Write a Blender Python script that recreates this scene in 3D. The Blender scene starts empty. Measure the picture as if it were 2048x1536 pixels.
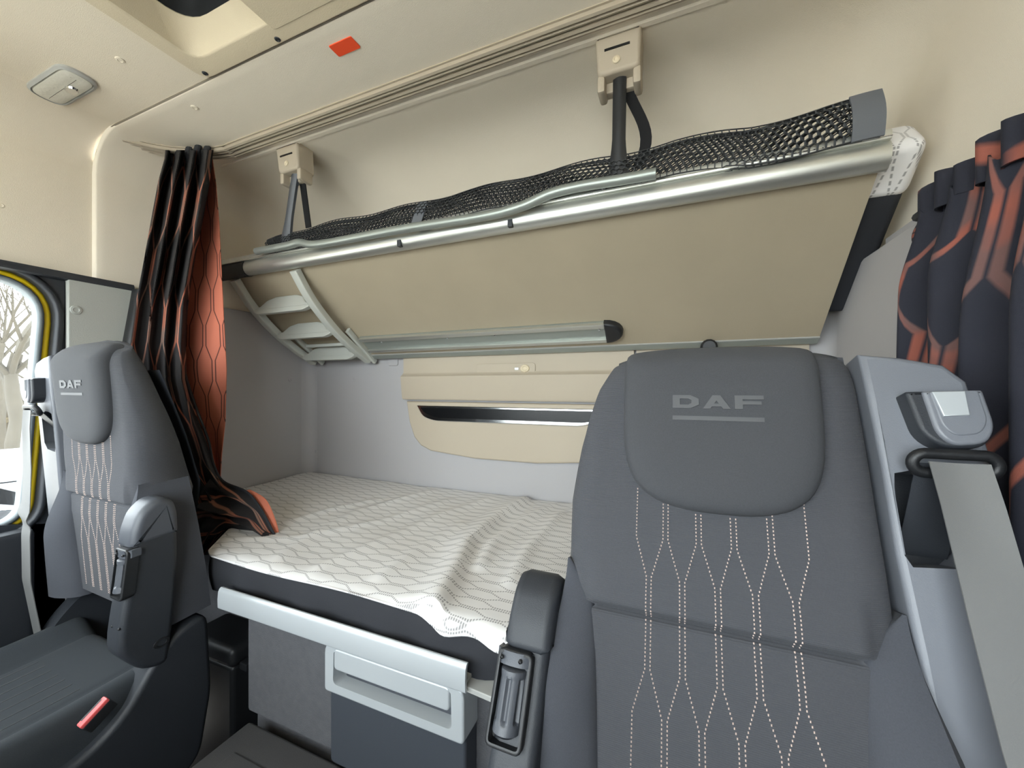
import bpy, bmesh, math, random
from mathutils import Vector, Matrix
random.seed(7)
PI = math.pi
sc = bpy.context.scene
col = sc.collection

# ------------------------------------------------------------------ camera
# X across the cab, Y towards the rear wall, Z up; the cab floor is Z = 0
FPX, YAW, CXP, CYP, CZ = 780.0, math.atan(325 / 780.0), 1024.0, 774.0, 1.3
cam_d = bpy.data.cameras.new('camera')
cam_d.sensor_fit = 'HORIZONTAL'
cam_d.sensor_width = 36
cam_d.lens = FPX / 2048 * 36
cam_d.shift_y = 6.0 / 2048
cam_d.clip_start = 0.01
cam_d.clip_end = 300
cam = bpy.data.objects.new('camera', cam_d)
cam.location = (0, 0, CZ)
cam.rotation_euler = (PI / 2, 0, YAW)
col.objects.link(cam)
sc.camera = cam
SY, CYW = math.sin(YAW), math.cos(YAW)

def at(px, py, X=None, Y=None, Z=None):
    """a point of the photograph at a known plane of the cab"""
    r = (px - CXP) / FPX
    u = (CYP - py) / FPX
    d = (-SY + r * CYW, CYW + r * SY, u)
    t = X / d[0] if X is not None else Y / d[1] if Y is not None else (Z - CZ) / d[2]
    return Vector((d[0] * t, d[1] * t, CZ + d[2] * t))

# ------------------------------------------------------------------ daylight
world = bpy.data.worlds.new('overcast_sky')
sc.world = world
world.use_nodes = True
bg = world.node_tree.nodes['Background']
bg.inputs[0].default_value = (0.95, 0.98, 1.04, 1)
bg.inputs[1].default_value = 4.0
sc.view_settings.view_transform = 'Standard'
sc.view_settings.look = 'None'
sc.view_settings.gamma = 1
sc.view_settings.use_curve_mapping = False
sc.view_settings.exposure = 1.52
sc.cycles.max_bounces = 10
sc.cycles.diffuse_bounces = 6
sc.cycles.transparent_max_bounces = 12

def portal(name, loc, rot, sx, sy):
    l = bpy.data.lights.new(name, 'AREA')
    l.shape = 'RECTANGLE'
    l.size, l.size_y = sx, sy
    l.cycles.is_portal = True
    o = bpy.data.objects.new(name, l)
    o.location, o.rotation_euler = loc, rot
    col.objects.link(o)
portal('daylight_windscreen', (-0.615, -1.03, 1.37), (PI / 2, 0, 0), 2.1, 1.27)
portal('daylight_window_left', (-1.76, 0.08, 1.27), (0, -PI / 2, 0), 0.68, 0.88)
portal('daylight_window_right', (0.53, 0.08, 1.27), (0, PI / 2, 0), 0.68, 0.88)

# ------------------------------------------------------------------ mesh tools
class MB:
    def __init__(s):
        s.v, s.f, s.uv = [], [], {}
    def add(s, vs, fs, uvs=None):
        b = len(s.v)
        s.v += [Vector(p) for p in vs]
        s.f += [tuple(i + b for i in f) for f in fs]
        if uvs:
            for i, q in enumerate(uvs):
                s.uv[b + i] = q
        return s
    def box(s, x0, x1, y0, y1, z0, z1, b=0.0, seg=2, M=None):
        bm = bmesh.new()
        bmesh.ops.create_cube(bm, size=1)
        for q in bm.verts:
            q.co = Vector(((x0 + x1) / 2 + q.co.x * (x1 - x0), (y0 + y1) / 2 + q.co.y * (y1 - y0), (z0 + z1) / 2 + q.co.z * (z1 - z0)))
        if b:
            bmesh.ops.bevel(bm, geom=bm.edges[:], offset=b, segments=seg, profile=0.5, affect='EDGES')
        if M:
            for q in bm.verts:
                q.co = M(q.co)
        bm.verts.index_update()
        s.add([q.co.copy() for q in bm.verts], [[q.index for q in f.verts] for f in bm.faces])
        bm.free()
        return s
    def grid(s, fn, nu, nv, uvfn=None, loop=False):
        vs, uvs = [], []
        for j in range(nv + 1):
            for i in range(nu + (0 if loop else 1)):
                vs.append(fn(i / nu, j / nv))
                if uvfn:
                    uvs.append(uvfn(i / nu, j / nv))
        w = nu if loop else nu + 1
        fs = []
        for j in range(nv):
            for i in range(nu):
                i2 = (i + 1) % w if loop else i + 1
                fs.append((j * w + i, j * w + i2, (j + 1) * w + i2, (j + 1) * w + i))
        return s.add(vs, fs, uvs if uvfn else None)
    def sheet(s, fn, nu, nv, off, uvfn=None):
        """a grid with a second layer fn + off and closed edges: cloth, boards, pads"""
        n = (nu + 1) * (nv + 1)
        b = len(s.v)
        s.grid(fn, nu, nv, uvfn)
        o = (lambda u, v: Vector(fn(u, v)) + Vector(off(u, v))) if callable(off) else (lambda u, v: Vector(fn(u, v)) + Vector(off))
        s.grid(o, nu, nv, uvfn)
        w = nu + 1
        rim = [i for i in range(nu)] + [j * w + nu for j in range(nv)] + [nv * w + i for i in range(nu, 0, -1)] + [j * w for j in range(nv, 0, -1)]
        for k in range(len(rim)):
            a, c = rim[k], rim[(k + 1) % len(rim)]
            s.f.append((b + a, b + c, b + n + c, b + n + a))
        return s
    def tube(s, path, r, n=10, caps=True, flat=1.0, up=None):
        path = [Vector(p) for p in path]
        rs = r if isinstance(r, (list, tuple)) else [r] * len(path)
        N = None
        rings = []
        for i, p in enumerate(path):
            t = (path[min(i + 1, len(path) - 1)] - path[max(i - 1, 0)]).normalized()
            if N is None:
                a = Vector(up) if up else (Vector((0, 0, 1)) if abs(t.z) < 0.9 else Vector((1, 0, 0)))
                N = (a - t * a.dot(t)).normalized()
            else:
                N = (N - t * N.dot(t)).normalized()
            B = t.cross(N)
            rings.append([p + (N * math.cos(2 * PI * k / n) + B * math.sin(2 * PI * k / n) * flat) * rs[i] for k in range(n)])
        vs = [q for rg in rings for q in rg]
        fs = [(i * n + k, i * n + (k + 1) % n, (i + 1) * n + (k + 1) % n, (i + 1) * n + k) for i in range(len(path) - 1) for k in range(n)]
        if caps:
            fs += [tuple(range(n)), tuple((len(path) - 1) * n + k for k in range(n))]
        return s.add(vs, fs)
    def sweep(s, path, prof, nrm, closed=True, caps=True):
        """profile (a, b): a along path-normal side = t x nrm, b along nrm"""
        path = [Vector(p) for p in path]
        nrm = Vector(nrm)
        n = len(prof)
        vs = []
        for i, p in enumerate(path):
            t = (path[min(i + 1, len(path) - 1)] - path[max(i - 1, 0)]).normalized()
            sd = t.cross(nrm).normalized()
            vs += [p + sd * a + nrm * b for a, b in prof]
        kk = n if closed else n - 1
        fs = [(i * n + k, i * n + (k + 1) % n, (i + 1) * n + (k + 1) % n, (i + 1) * n + k) for i in range(len(path) - 1) for k in range(kk)]
        if caps and closed:
            fs += [tuple(range(n)), tuple((len(path) - 1) * n + k for k in range(n))]
        return s.add(vs, fs)
    def rings(s, rs, cap0=True, cap1=True):
        n = len(rs[0])
        vs = [q for r in rs for q in r]
        fs = [(i * n + k, i * n + (k + 1) % n, (i + 1) * n + (k + 1) % n, (i + 1) * n + k) for i in range(len(rs) - 1) for k in range(n)]
        if cap0:
            fs.append(tuple(range(n)))
        if cap1:
            fs.append(tuple((len(rs) - 1) * n + k for k in range(n)))
        return s.add(vs, fs)
    def prism(s, out, h0, h1, M, b=0.0, hole=None):
        """outline (p, q) pushed from h0 to h1 along the third axis of M; b rounds the h1 rim"""
        if b:
            lv = [(0.0, h0), (0.0, h1 - b if h1 > h0 else h1 + b)]
            sg = 1 if h1 > h0 else -1
            for k in (1, 2, 3):
                a = k / 3 * PI / 2
                lv.append((b * (1 - math.cos(a)), h1 - sg * b * (1 - math.sin(a))))
        else:
            lv = [(0.0, h0), (0.0, h1)]
        rs = []
        for ins, h in lv:
            o = inset(out, ins)
            rs.append([M(p, q, h) for p, q in o])
        if hole is None:
            return s.rings(rs)
        s.rings(rs, False, False)
        n = len(out)
        hr = [[M(p, q, h) for p, q in hole] for h in (h1, h0)]
        s.rings(hr, False, False)
        s.rings([rs[-1], hr[0]], False, False)
        return s.rings([hr[1], rs[0]], False, False)

def inset(pts, d):
    if d == 0:
        return list(pts)
    n = len(pts)
    A = sum(pts[i][0] * pts[(i + 1) % n][1] - pts[(i + 1) % n][0] * pts[i][1] for i in range(n))
    sg = 1 if A > 0 else -1
    out = []
    for i in range(n):
        a, p, c = Vector(pts[i - 1]), Vector(pts[i]), Vector(pts[(i + 1) % n])
        e1, e2 = (p - a), (c - p)
        if e1.length < 1e-9 or e2.length < 1e-9:
            out.append(tuple(p)); continue
        e1.normalize(); e2.normalize()
        n1, n2 = Vector((-e1.y, e1.x)) * sg, Vector((-e2.y, e2.x)) * sg
        m = n1 + n2
        if m.length < 1e-6:
            m = n1
        m = m / max(m.length, 1e-6)
        out.append(tuple(p + m * d / max(0.5, m.dot(n1))))
    return out

def rpoly(pts, r, seg=4):
    """round the corners of a polygon; r may be one radius or one per corner"""
    n = len(pts)
    out = []
    for i in range(n):
        ri = r[i] if isinstance(r, (list, tuple)) else r
        p = Vector(pts[i]); a = Vector(pts[i - 1]); c = Vector(pts[(i + 1) % n])
        if ri <= 0:
            out.append(tuple(p)); continue
        da, dc = (a - p), (c - p)
        k = min(ri, da.length * 0.49, dc.length * 0.49)
        p0, p1 = p + da.normalized() * k, p + dc.normalized() * k
        for j in range(seg + 1):
            t = j / seg
            out.append(tuple(p0 * (1 - t) ** 2 + p * 2 * t * (1 - t) + p1 * t * t))
    return out

def curve(pts, n=8):
    P = [Vector(p) for p in pts]
    out = []
    for i in range(len(P) - 1):
        p0, p1, p2, p3 = P[max(i - 1, 0)], P[i], P[i + 1], P[min(i + 2, len(P) - 1)]
        for j in range(n):
            t = j / n
            out.append(0.5 * ((2 * p1) + (p2 - p0) * t + (2 * p0 - 5 * p1 + 4 * p2 - p3) * t * t + (3 * p1 - p0 - 3 * p2 + p3) * t ** 3))
    out.append(P[-1])
    return out

def lerp(a, b, t):
    return a + (b - a) * t
def interp(tab, x):
    if x <= tab[0][0]:
        return tab[0][1]
    for (a, p), (b, q) in zip(tab, tab[1:]):
        if x <= b:
            return lerp(p, q, (x - a) / (b - a))
    return tab[-1][1]
def sstep(a, b, x):
    t = min(1, max(0, (x - a) / (b - a)))
    return t * t * (3 - 2 * t)
def gauss(x, w):
    return math.exp(-(x / w) ** 2)

WL = {}
def obj(name, mb, mat, parent=None, sharp=35, label=None, cat=None, group=None, kind=None, origin=None):
    me = bpy.data.meshes.new(name)
    if parent is None:
        if origin is None:
            xs = [p.x for p in mb.v]; ys = [p.y for p in mb.v]; zs = [p.z for p in mb.v]
            origin = Vector(((min(xs) + max(xs)) / 2, (min(ys) + max(ys)) / 2, min(zs)))
        org = Vector(origin)
    else:
        org = WL[parent.name]
    me.from_pydata([tuple(p - org) for p in mb.v], [], mb.f)
    if mb.uv:
        uvl = me.uv_layers.new(name='UVMap')
        for lp in me.loops:
            uvl.data[lp.index].uv = mb.uv.get(lp.vertex_index, (0, 0))
    bm = bmesh.new()
    bm.from_mesh(me)
    bmesh.ops.recalc_face_normals(bm, faces=bm.faces[:])
    bm.to_mesh(me)
    bm.free()
    for p in me.polygons:
        p.use_smooth = True
    me.set_sharp_from_angle(angle=math.radians(sharp))
    me.materials.append(mat)
    o = bpy.data.objects.new(name, me)
    col.objects.link(o)
    if len(me.polygons) < 1500:
        wn = o.modifiers.new('weighted_normals', 'WEIGHTED_NORMAL')
        wn.keep_sharp = True
    WL[o.name] = org
    if parent is None:
        o.location = org
    else:
        o.parent = parent
    props(o, label, cat, group, kind)
    return o

def props(o, label=None, cat=None, group=None, kind=None):
    if label: o['label'] = label
    if cat: o['category'] = cat
    if group: o['group'] = group
    if kind: o['kind'] = kind

def thing(name, loc, label, cat, group=None, kind=None):
    o = bpy.data.objects.new(name, None)
    o.empty_display_size = 0.05
    o.location = loc
    col.objects.link(o)
    WL[o.name] = Vector(loc)
    props(o, label, cat, group, kind)
    return o

# ------------------------------------------------------------------ materials
def lin(c):
    c = c / 255.0
    return c / 12.92 if c <= 0.04045 else ((c + 0.055) / 1.055) ** 2.4
def rgb(r, g, b):
    return (lin(r), lin(g), lin(b), 1)

def mat(name, c, rough=0.6, metal=0.0, bump=0.0, bscale=400, var=0.0, vscale=6, spec=0.5, sheen=0.0, coat=0.0, ribs=None):
    m = bpy.data.materials.new(name)
    m.use_nodes = True
    nt = m.node_tree
    p = nt.nodes['Principled BSDF']
    p.inputs['Base Color'].default_value = c
    p.inputs['Roughness'].default_value = rough
    p.inputs['Metallic'].default_value = metal
    p.inputs['Specular IOR Level'].default_value = spec
    if sheen:
        p.inputs['Sheen Weight'].default_value = sheen
        p.inputs['Sheen Roughness'].default_value = 0.5
    if coat:
        p.inputs['Coat Weight'].default_value = coat
    if bump or var or ribs:
        tc = nt.nodes.new('ShaderNodeTexCoord')
    if bump:
        nz = nt.nodes.new('ShaderNodeTexNoise')
        nz.inputs['Scale'].default_value = bscale
        nz.inputs['Detail'].default_value = 3
        nt.links.new(tc.outputs['Object'], nz.inputs['Vector'])
        bp = nt.nodes.new('ShaderNodeBump')
        bp.inputs['Strength'].default_value = bump
        bp.inputs['Distance'].default_value = 0.002
        nt.links.new(nz.outputs['Fac'], bp.inputs['Height'])
        nt.links.new(bp.outputs['Normal'], p.inputs['Normal'])
        if ribs:
            wv = nt.nodes.new('ShaderNodeTexWave')
            wv.bands_direction = ribs[0]
            wv.inputs['Scale'].default_value = ribs[1]
            wv.inputs['Distortion'].default_value = 1.0
            wv.inputs['Detail'].default_value = 1
            nt.links.new(tc.outputs['Object'], wv.inputs['Vector'])
            ad = nt.nodes.new('ShaderNodeMath')
            ad.operation = 'ADD'
            nt.links.new(nz.outputs['Fac'], ad.inputs[0])
            nt.links.new(wv.outputs['Fac'], ad.inputs[1])
            nt.links.new(ad.outputs[0], bp.inputs['Height'])
    if var:
        n2 = nt.nodes.new('ShaderNodeTexNoise')
        n2.inputs['Scale'].default_value = vscale
        n2.inputs['Detail'].default_value = 4
        nt.links.new(tc.outputs['Object'], n2.inputs['Vector'])
        mx = nt.nodes.new('ShaderNodeMix')
        mx.data_type = 'RGBA'
        mx.inputs['A'].default_value = tuple(x * (1 - var) for x in c[:3]) + (1,)
        mx.inputs['B'].default_value = tuple(min(1, x * (1 + var)) for x in c[:3]) + (1,)
        nt.links.new(n2.outputs['Fac'], mx.inputs['Factor'])
        nt.links.new(mx.outputs['Result'], p.inputs['Base Color'])
    return m

def mnode(nt, op, a, b=None, c=None):
    n = nt.nodes.new('ShaderNodeMath')
    n.operation = op
    for i, x in enumerate((a, b, c)):
        if x is None:
            continue
        if isinstance(x, (int, float)):
            n.inputs[i].default_value = x
        else:
            nt.links.new(x, n.inputs[i])
    return n.outputs[0]

def hex_lines(nt, u, v, wu, wv, amp, th, soft=0.35):
    """mask of a printed pattern: lines that run in pairs, part and meet again"""
    vf = mnode(nt, 'FRACT', mnode(nt, 'DIVIDE', v, wv))
    tri = mnode(nt, 'SUBTRACT', mnode(nt, 'MULTIPLY', mnode(nt, 'ABSOLUTE', mnode(nt, 'SUBTRACT', vf, 0.5)), 4.0), 1.0)
    tr = mnode(nt, 'MINIMUM', mnode(nt, 'MAXIMUM', mnode(nt, 'MULTIPLY', tri, 2.4), -1.0), 1.0)
    sh = mnode(nt, 'MULTIPLY', tr, amp)
    uu = mnode(nt, 'DIVIDE', u, wu)
    de = mnode(nt, 'ABSOLUTE', mnode(nt, 'SUBTRACT', mnode(nt, 'FRACT', mnode(nt, 'SUBTRACT', uu, sh)), 0.5))
    do = mnode(nt, 'ABSOLUTE', mnode(nt, 'SUBTRACT', mnode(nt, 'FRACT', mnode(nt, 'ADD', mnode(nt, 'ADD', uu, sh), 0.5)), 0.5))
    d = mnode(nt, 'MINIMUM', de, do)
    mr = nt.nodes.new('ShaderNodeMapRange')
    nt.links.new(d, mr.inputs['Value'])
    mr.inputs['From Min'].default_value = th * (1 - soft)
    mr.inputs['From Max'].default_value = th * (1 + soft)
    mr.inputs['To Min'].default_value = 1
    mr.inputs['To Max'].default_value = 0
    return mr.outputs['Result']

def curtain_mat(name, base, lines, wu, wv, amp, th, second=None):
    m = mat(name, base, 0.85, bump=0.25, bscale=900, spec=0.25)
    nt = m.node_tree
    p = nt.nodes['Principled BSDF']
    uv = nt.nodes.new('ShaderNodeUVMap')
    sx = nt.nodes.new('ShaderNodeSeparateXYZ')
    nt.links.new(uv.outputs['UV'], sx.inputs[0])
    msk = hex_lines(nt, sx.outputs['X'], sx.outputs['Y'], wu, wv, amp, th)
    colr = nt.nodes.new('ShaderNodeMix')
    colr.data_type = 'RGBA'
    colr.inputs['A'].default_value = lines
    colr.inputs['B'].default_value = second or lines
    nz = nt.nodes.new('ShaderNodeTexNoise')
    nz.inputs['Scale'].default_value = 9
    nt.links.new(uv.outputs['UV'], nz.inputs['Vector'])
    ml = nt.nodes.new('ShaderNodeMapRange')
    ml.inputs['From Min'].default_value = 0.42
    ml.inputs['From Max'].default_value = 0.58
    nt.links.new(nz.outputs['Fac'], ml.inputs['Value'])
    nt.links.new(ml.outputs['Result'], colr.inputs['Factor'])
    mx = nt.nodes.new('ShaderNodeMix')
    mx.data_type = 'RGBA'
    mx.inputs['A'].default_value = base
    nt.links.new(colr.outputs['Result'], mx.inputs['B'])
    nt.links.new(msk, mx.inputs['Factor'])
    nt.links.new(mx.outputs['Result'], p.inputs['Base Color'])
    return m

def sheet_mat():
    m = mat('patterned_sheet', rgb(229, 227, 226), 0.9, bump=0.15, bscale=1200, spec=0.2)
    nt = m.node_tree
    p = nt.nodes['Principled BSDF']
    uv = nt.nodes.new('ShaderNodeUVMap')
    sx = nt.nodes.new('ShaderNodeSeparateXYZ')
    nt.links.new(uv.outputs['UV'], sx.inputs[0])
    msk = hex_lines(nt, sx.outputs['Y'], sx.outputs['X'], 0.036, 0.125, 0.165, 0.055, 0.5)
    fr = mnode(nt, 'FRACT', mnode(nt, 'DIVIDE', sx.outputs['X'], 0.0052))
    dash = mnode(nt, 'LESS_THAN', fr, 0.62)
    f = mnode(nt, 'MULTIPLY', mnode(nt, 'MULTIPLY', msk, dash), 0.7)
    mx = nt.nodes.new('ShaderNodeMix')
    mx.data_type = 'RGBA'
    mx.inputs['A'].default_value = rgb(229, 227, 226)
    mx.inputs['B'].default_value = rgb(112, 110, 110)
    nt.links.new(f, mx.inputs['Factor'])
    nt.links.new(mx.outputs['Result'], p.inputs['Base Color'])
    return m

def glass_mat():
    m = bpy.data.materials.new('window_glass')
    m.use_nodes = True
    nt = m.node_tree
    nt.nodes.clear()
    out = nt.nodes.new('ShaderNodeOutputMaterial')
    tr = nt.nodes.new('ShaderNodeBsdfTransparent')
    tr.inputs[0].default_value = (0.93, 0.96, 0.95, 1)
    gl = nt.nodes.new('ShaderNodeBsdfGlossy')
    gl.inputs['Roughness'].default_value = 0.02
    mx = nt.nodes.new('ShaderNodeMixShader')
    mx.inputs[0].default_value = 0.05
    nt.links.new(tr.outputs[0], mx.inputs[1])
    nt.links.new(gl.outputs[0], mx.inputs[2])
    nt.links.new(mx.outputs[0], out.inputs[0])
    return m

M = dict(
    liner=mat('headliner', rgb(231, 220, 200), 0.85, bump=0.3, bscale=700, var=0.03, vscale=3),
    liner_b=mat('rear_headliner', rgb(234, 224, 206), 0.85, bump=0.3, bscale=700, var=0.03, vscale=3),
    tan=mat('tan_panel', rgb(216, 202, 174), 0.75, bump=0.2, bscale=600),
    wall=mat('grey_wall_trim', rgb(174, 172, 173), 0.7, bump=0.25, bscale=800),
    pillar=mat('pillar_trim', rgb(172, 174, 168), 0.7, bump=0.3, bscale=800),
    beige=mat('beige_plastic', rgb(180, 168, 149), 0.6, bump=0.1, bscale=800),
    board=mat('bunk_board', rgb(168, 156, 134), 0.75, bump=0.2, bscale=500, var=0.07, vscale=5),
    alu=mat('brushed_aluminium', rgb(205, 206, 200), 0.36, 0.85, bump=0.05, bscale=300),
    alu_d=mat('grey_aluminium', rgb(160, 166, 160), 0.42, 0.6),
    silver=mat('silver_plastic', rgb(200, 205, 208), 0.38, 0.35),
    chrome=mat('chrome', rgb(225, 228, 230), 0.12, 1.0),
    ladder=mat('ladder_grey_plastic', rgb(186, 188, 180), 0.55, bump=0.08, bscale=500),
    black=mat('black_plastic', rgb(28, 29, 31), 0.45, bump=0.1, bscale=900),
    gloss=mat('gloss_black', rgb(12, 13, 15), 0.25, spec=0.3),
    rubber=mat('black_rubber', rgb(34, 36, 38), 0.6),
    seal=mat('grey_rubber_seal', rgb(120, 128, 132), 0.6),
    dark=mat('dark_grey_plastic', rgb(46, 49, 54), 0.5, bump=0.2, bscale=900),
    mid=mat('mid_grey_plastic', rgb(78, 81, 87), 0.40, bump=0.15, bscale=900),
    shell=mat('grey_shell_plastic', rgb(116, 119, 126), 0.38, bump=0.12, bscale=900),
    joint=mat('panel_joint', rgb(126, 118, 104), 0.8),
    drawer=mat('drawer_plastic', rgb(62, 66, 73), 0.5, bump=0.2, bscale=900),
    light=mat('light_grey_plastic', rgb(172, 172, 168), 0.5),
    carpet=mat('grey_carpet', rgb(92, 92, 95), 0.95, bump=0.7, bscale=420, var=0.15, vscale=60, spec=0.1),
    floor=mat('dark_floor_mat', rgb(58, 57, 57), 0.8, bump=0.3, bscale=700),
    fabric=mat('seat_fabric', rgb(76, 77, 81), 0.9, bump=0.35, bscale=1400, sheen=0.04, var=0.16, vscale=650, spec=0.2, ribs=('Z', 150)),
    fabric_b=mat('seat_bolster_fabric', rgb(74, 76, 82), 0.9, bump=0.35, bscale=1500, sheen=0.04, var=0.16, vscale=650, spec=0.2),
    cushion=mat('shaded_seat_fabric', rgb(54, 58, 62), 0.9, bump=0.35, bscale=1500, sheen=0.04, var=0.16, vscale=650, spec=0.2),  # same seat fabric, with the cushion's shade put into a darker base colour
    pad=mat('headrest_fabric', rgb(73, 74, 77), 0.9, bump=0.35, bscale=1500, sheen=0.04, var=0.16, vscale=650, spec=0.2),
    logo=mat('embossed_fabric', rgb(84, 85, 87), 0.6, spec=0.4),
    thread=mat('seat_thread', rgb(226, 202, 190), 0.7),
    belt=mat('belt_webbing', rgb(116, 116, 115), 0.7, bump=0.2, bscale=1600, spec=0.3),
    belt_d=mat('dark_webbing', rgb(26, 26, 28), 0.75, bump=0.3, bscale=1500, spec=0.25),
    red=mat('red_buckle', rgb(232, 96, 96), 0.4),
    sticker=mat('orange_red_sticker', rgb(250, 86, 44), 0.5),
    yellow=mat('yellow_paint', rgb(240, 205, 20), 0.3, coat=0.5),
    bedside=mat('mattress_black_side', rgb(51, 52, 56), 0.9, bump=0.3, bscale=900, spec=0.2),
    net=mat('net_cord', rgb(62, 64, 66), 0.8),
    nethem=mat('net_hem', rgb(98, 101, 106), 0.8, bump=0.2, bscale=900),
    lens=mat('lamp_lens', rgb(206, 204, 192), 0.25, bump=0.35, bscale=130, spec=0.7),
    sheet=sheet_mat(),
    curtain=curtain_mat('curtain_black', rgb(48, 46, 47), rgb(176, 108, 86), 0.105, 0.36, 0.185, 0.048, rgb(140, 112, 100)),
    curtain_r=curtain_mat('curtain_navy', rgb(44, 45, 54), rgb(150, 88, 74), 0.12, 0.36, 0.18, 0.050, rgb(112, 84, 80)),
    lining=curtain_mat('curtain_lining', rgb(186, 108, 86), rgb(82, 48, 42), 0.07, 0.22, 0.16, 0.03),
    lining_p=mat('orange_hem', rgb(196, 112, 86), 0.85),
    glass=glass_mat(),
    bark=mat('tree_bark', rgb(74, 69, 60), 0.95, bump=0.6, bscale=20, var=0.2, vscale=4),
    hedge=mat('brown_hedge', rgb(66, 58, 44), 0.95, var=0.35, vscale=9),
    leaf=mat('hedge_leaves', rgb(82, 72, 52), 0.9, var=0.3, vscale=20),
    ground=mat('gravel_ground', rgb(196, 190, 180), 0.95, bump=0.4, bscale=40, var=0.15, vscale=2),
    carw=mat('car_white_paint', rgb(128, 131, 135), 0.35, coat=0.3),
    tyre=mat('tyre_rubber', rgb(40, 41, 43), 0.8),
    tail=mat('tail_lamp_red', rgb(196, 40, 40), 0.2),
)
# ------------------------------------------------------------------ the cab shell
XL, XR, YR = -1.70, 0.48, 1.42          # inner sides and rear of the upper shell
def section(xl, xr, zc, r, z0, n=8):
    pts = [(xl, z0)]
    for k in range(n + 1):
        a = PI - k / n * PI / 2
        pts.append((xl + r + r * math.cos(a), zc - r + r * math.sin(a)))
    for k in range(n + 1):
        a = PI / 2 - k / n * PI / 2
        pts.append((xr - r + r * math.cos(a), zc - r + r * math.sin(a)))
    pts.append((xr, z0))
    return pts

# front headliner: curved shoulders and a flat roof with the sunroof opening
fx0, fx1, fz, fr = XL - 0.012, XR + 0.012, 2.107, 0.125
hx0, hx1, hy0, hy1 = -1.10, -0.16, -0.24, 0.605
mb = MB()
sec = section(fx0, fx1, fz, fr, 1.635)
for part in (sec[:10], sec[10:]):
    mb.grid(lambda u, v, P=part: (P[round(u * (len(P) - 1))][0], -1.0 + v * 1.645, P[round(u * (len(P) - 1))][1]), len(part) - 1, 8)
fl, frr = fx0 + fr, fx1 - fr
for a, b, c, d in ((fl, hx0, -1, .645), (hx1, frr, -1, .645), (hx0, hx1, -1, hy0), (hx0, hx1, hy1, .645)):
    mb.add([(a, c, fz), (b, c, fz), (b, d, fz), (a, d, fz)], [(0, 1, 2, 3)])
ceil = obj('ceiling', mb, M['liner'], kind='structure', label='cream headliner over the front of the cab', origin=(-0.6, 0, 2.1))
# rear headliner with a lip along the seam
def rsec(y):
    zc = 2.10 if y < 1.0 else 1.44 + 0.66 * math.sqrt(max(0, 1 - ((y - 1.0) / (YR - 1.0)) ** 2))
    r = 0.125
    return section(XL, XR, zc, min(r, max(0.03, zc - 1.44)), 1.42)
ys = [0.632 + 0.004 * k for k in range(3)] + [0.66 + 0.06 * k for k in range(6)] + [1.0 + 0.42 * math.sin(k / 14 * PI / 2) for k in range(15)]
rs = []
for k, y in enumerate(ys):
    s_ = rsec(y)
    g = (0.012, 0.004, 0.0)[k] if k < 3 else 0
    rs.append([Vector((x + (-g if x < -0.6 else g) * (1 if z < 2.0 else 0), y, z + (g if z > 1.95 else 0))) for x, z in s_])
mb = MB()
n = len(rs[0])
mb.add([p for r in rs for p in r], [(i * n + k, i * n + k + 1, (i + 1) * n + k + 1, (i + 1) * n + k) for i in range(len(rs) - 1) for k in range(n - 1)])
rear_l = obj('rear_headliner', mb, M['liner_b'], ceil, sharp=60)
# dark joint behind the lip
mb = MB()
J = [Vector((x, 0.637, z)) for x, z in section(fx0 + 0.002, fx1 - 0.002, fz - 0.002, 0.12, 1.64, 10)]
mb.tube(J, 0.003, 6)
obj('panel_joint', mb, M['joint'], ceil)

def plug(parent, p, nrm, r=0.008, m=None, name='plug'):
    p, nrm = Vector(p), Vector(nrm).normalized()
    a = nrm.orthogonal().normalized(); b = nrm.cross(a)
    mb = MB()
    mb.rings([[p + (a * math.cos(t) + b * math.sin(t)) * rr + nrm * h for t in [2 * PI * k / 12 for k in range(12)]] for rr, h in ((r, 0), (r * .9, .002), (r * .55, .003), (r * .4, .0015))])
    return obj(name, mb, m or M['tan'], parent)
plug(ceil, (-1.262, .516, fz), (0, 0, -1), .010, M['liner'])
plug(ceil, (-1.267, .681, 2.10), (0, 0, -1), .010, M['liner'])
plug(ceil, (-1.715 + .002, .45, 1.80), (1, 0, 0), .008, M['liner'])

# small step of the rear headliner behind the curtain track
mb = MB()
mb.sweep([(-1.52, .905, 2.10), (.30, .905, 2.10)], [(-.010, .004), (-.006, -.0035), (.006, -.0035), (.014, .004)], (0, 0, 1))
obj('headliner_ridge', mb, M['liner_b'], ceil)

# lower side walls, rear wall
mb = MB()
mb.box(-1.72, -1.68, .565, 1.44, 0, 1.622, .006)
wl = obj('wall_left', mb, M['wall'], kind='structure', label='grey trim panel beside the bed, left side')
mb = MB()
mb.prism(rpoly([(.565, .70), (.80, .70), (.80, 1.628), (.565, 1.628)], .012), -1.69, -1.672, lambda p, q, h: Vector((h, p, q)), .004)
pil = obj('pillar_panel', mb, M['pillar'], wl)
plug(pil, (-1.672, at(152, 620, X=-1.672).y, at(152, 620, X=-1.672).z), (1, 0, 0), .014, M['pillar'])
mb = MB()
mb.tube([at(272, 580, X=-1.664), at(263, 630, X=-1.664), at(250, 700, X=-1.664), at(230, 840, X=-1.664)], .024, 8, flat=.35)
obj('pillar_strip', mb, M['black'], wl)
mb = MB()
mb.box(.42, .50, .60, 1.44, 0, 1.612, .008)
wr = obj('wall_right', mb, M['wall'], kind='structure', label='grey trim panel beside the bed, right side')
mb = MB()
mb.box(-1.72, .50, 1.41, 1.46, 0, 1.47, .0)
wb = obj('wall_rear', mb, M['wall'], kind='structure', label='grey rear wall of the cab behind the bed')
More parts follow.
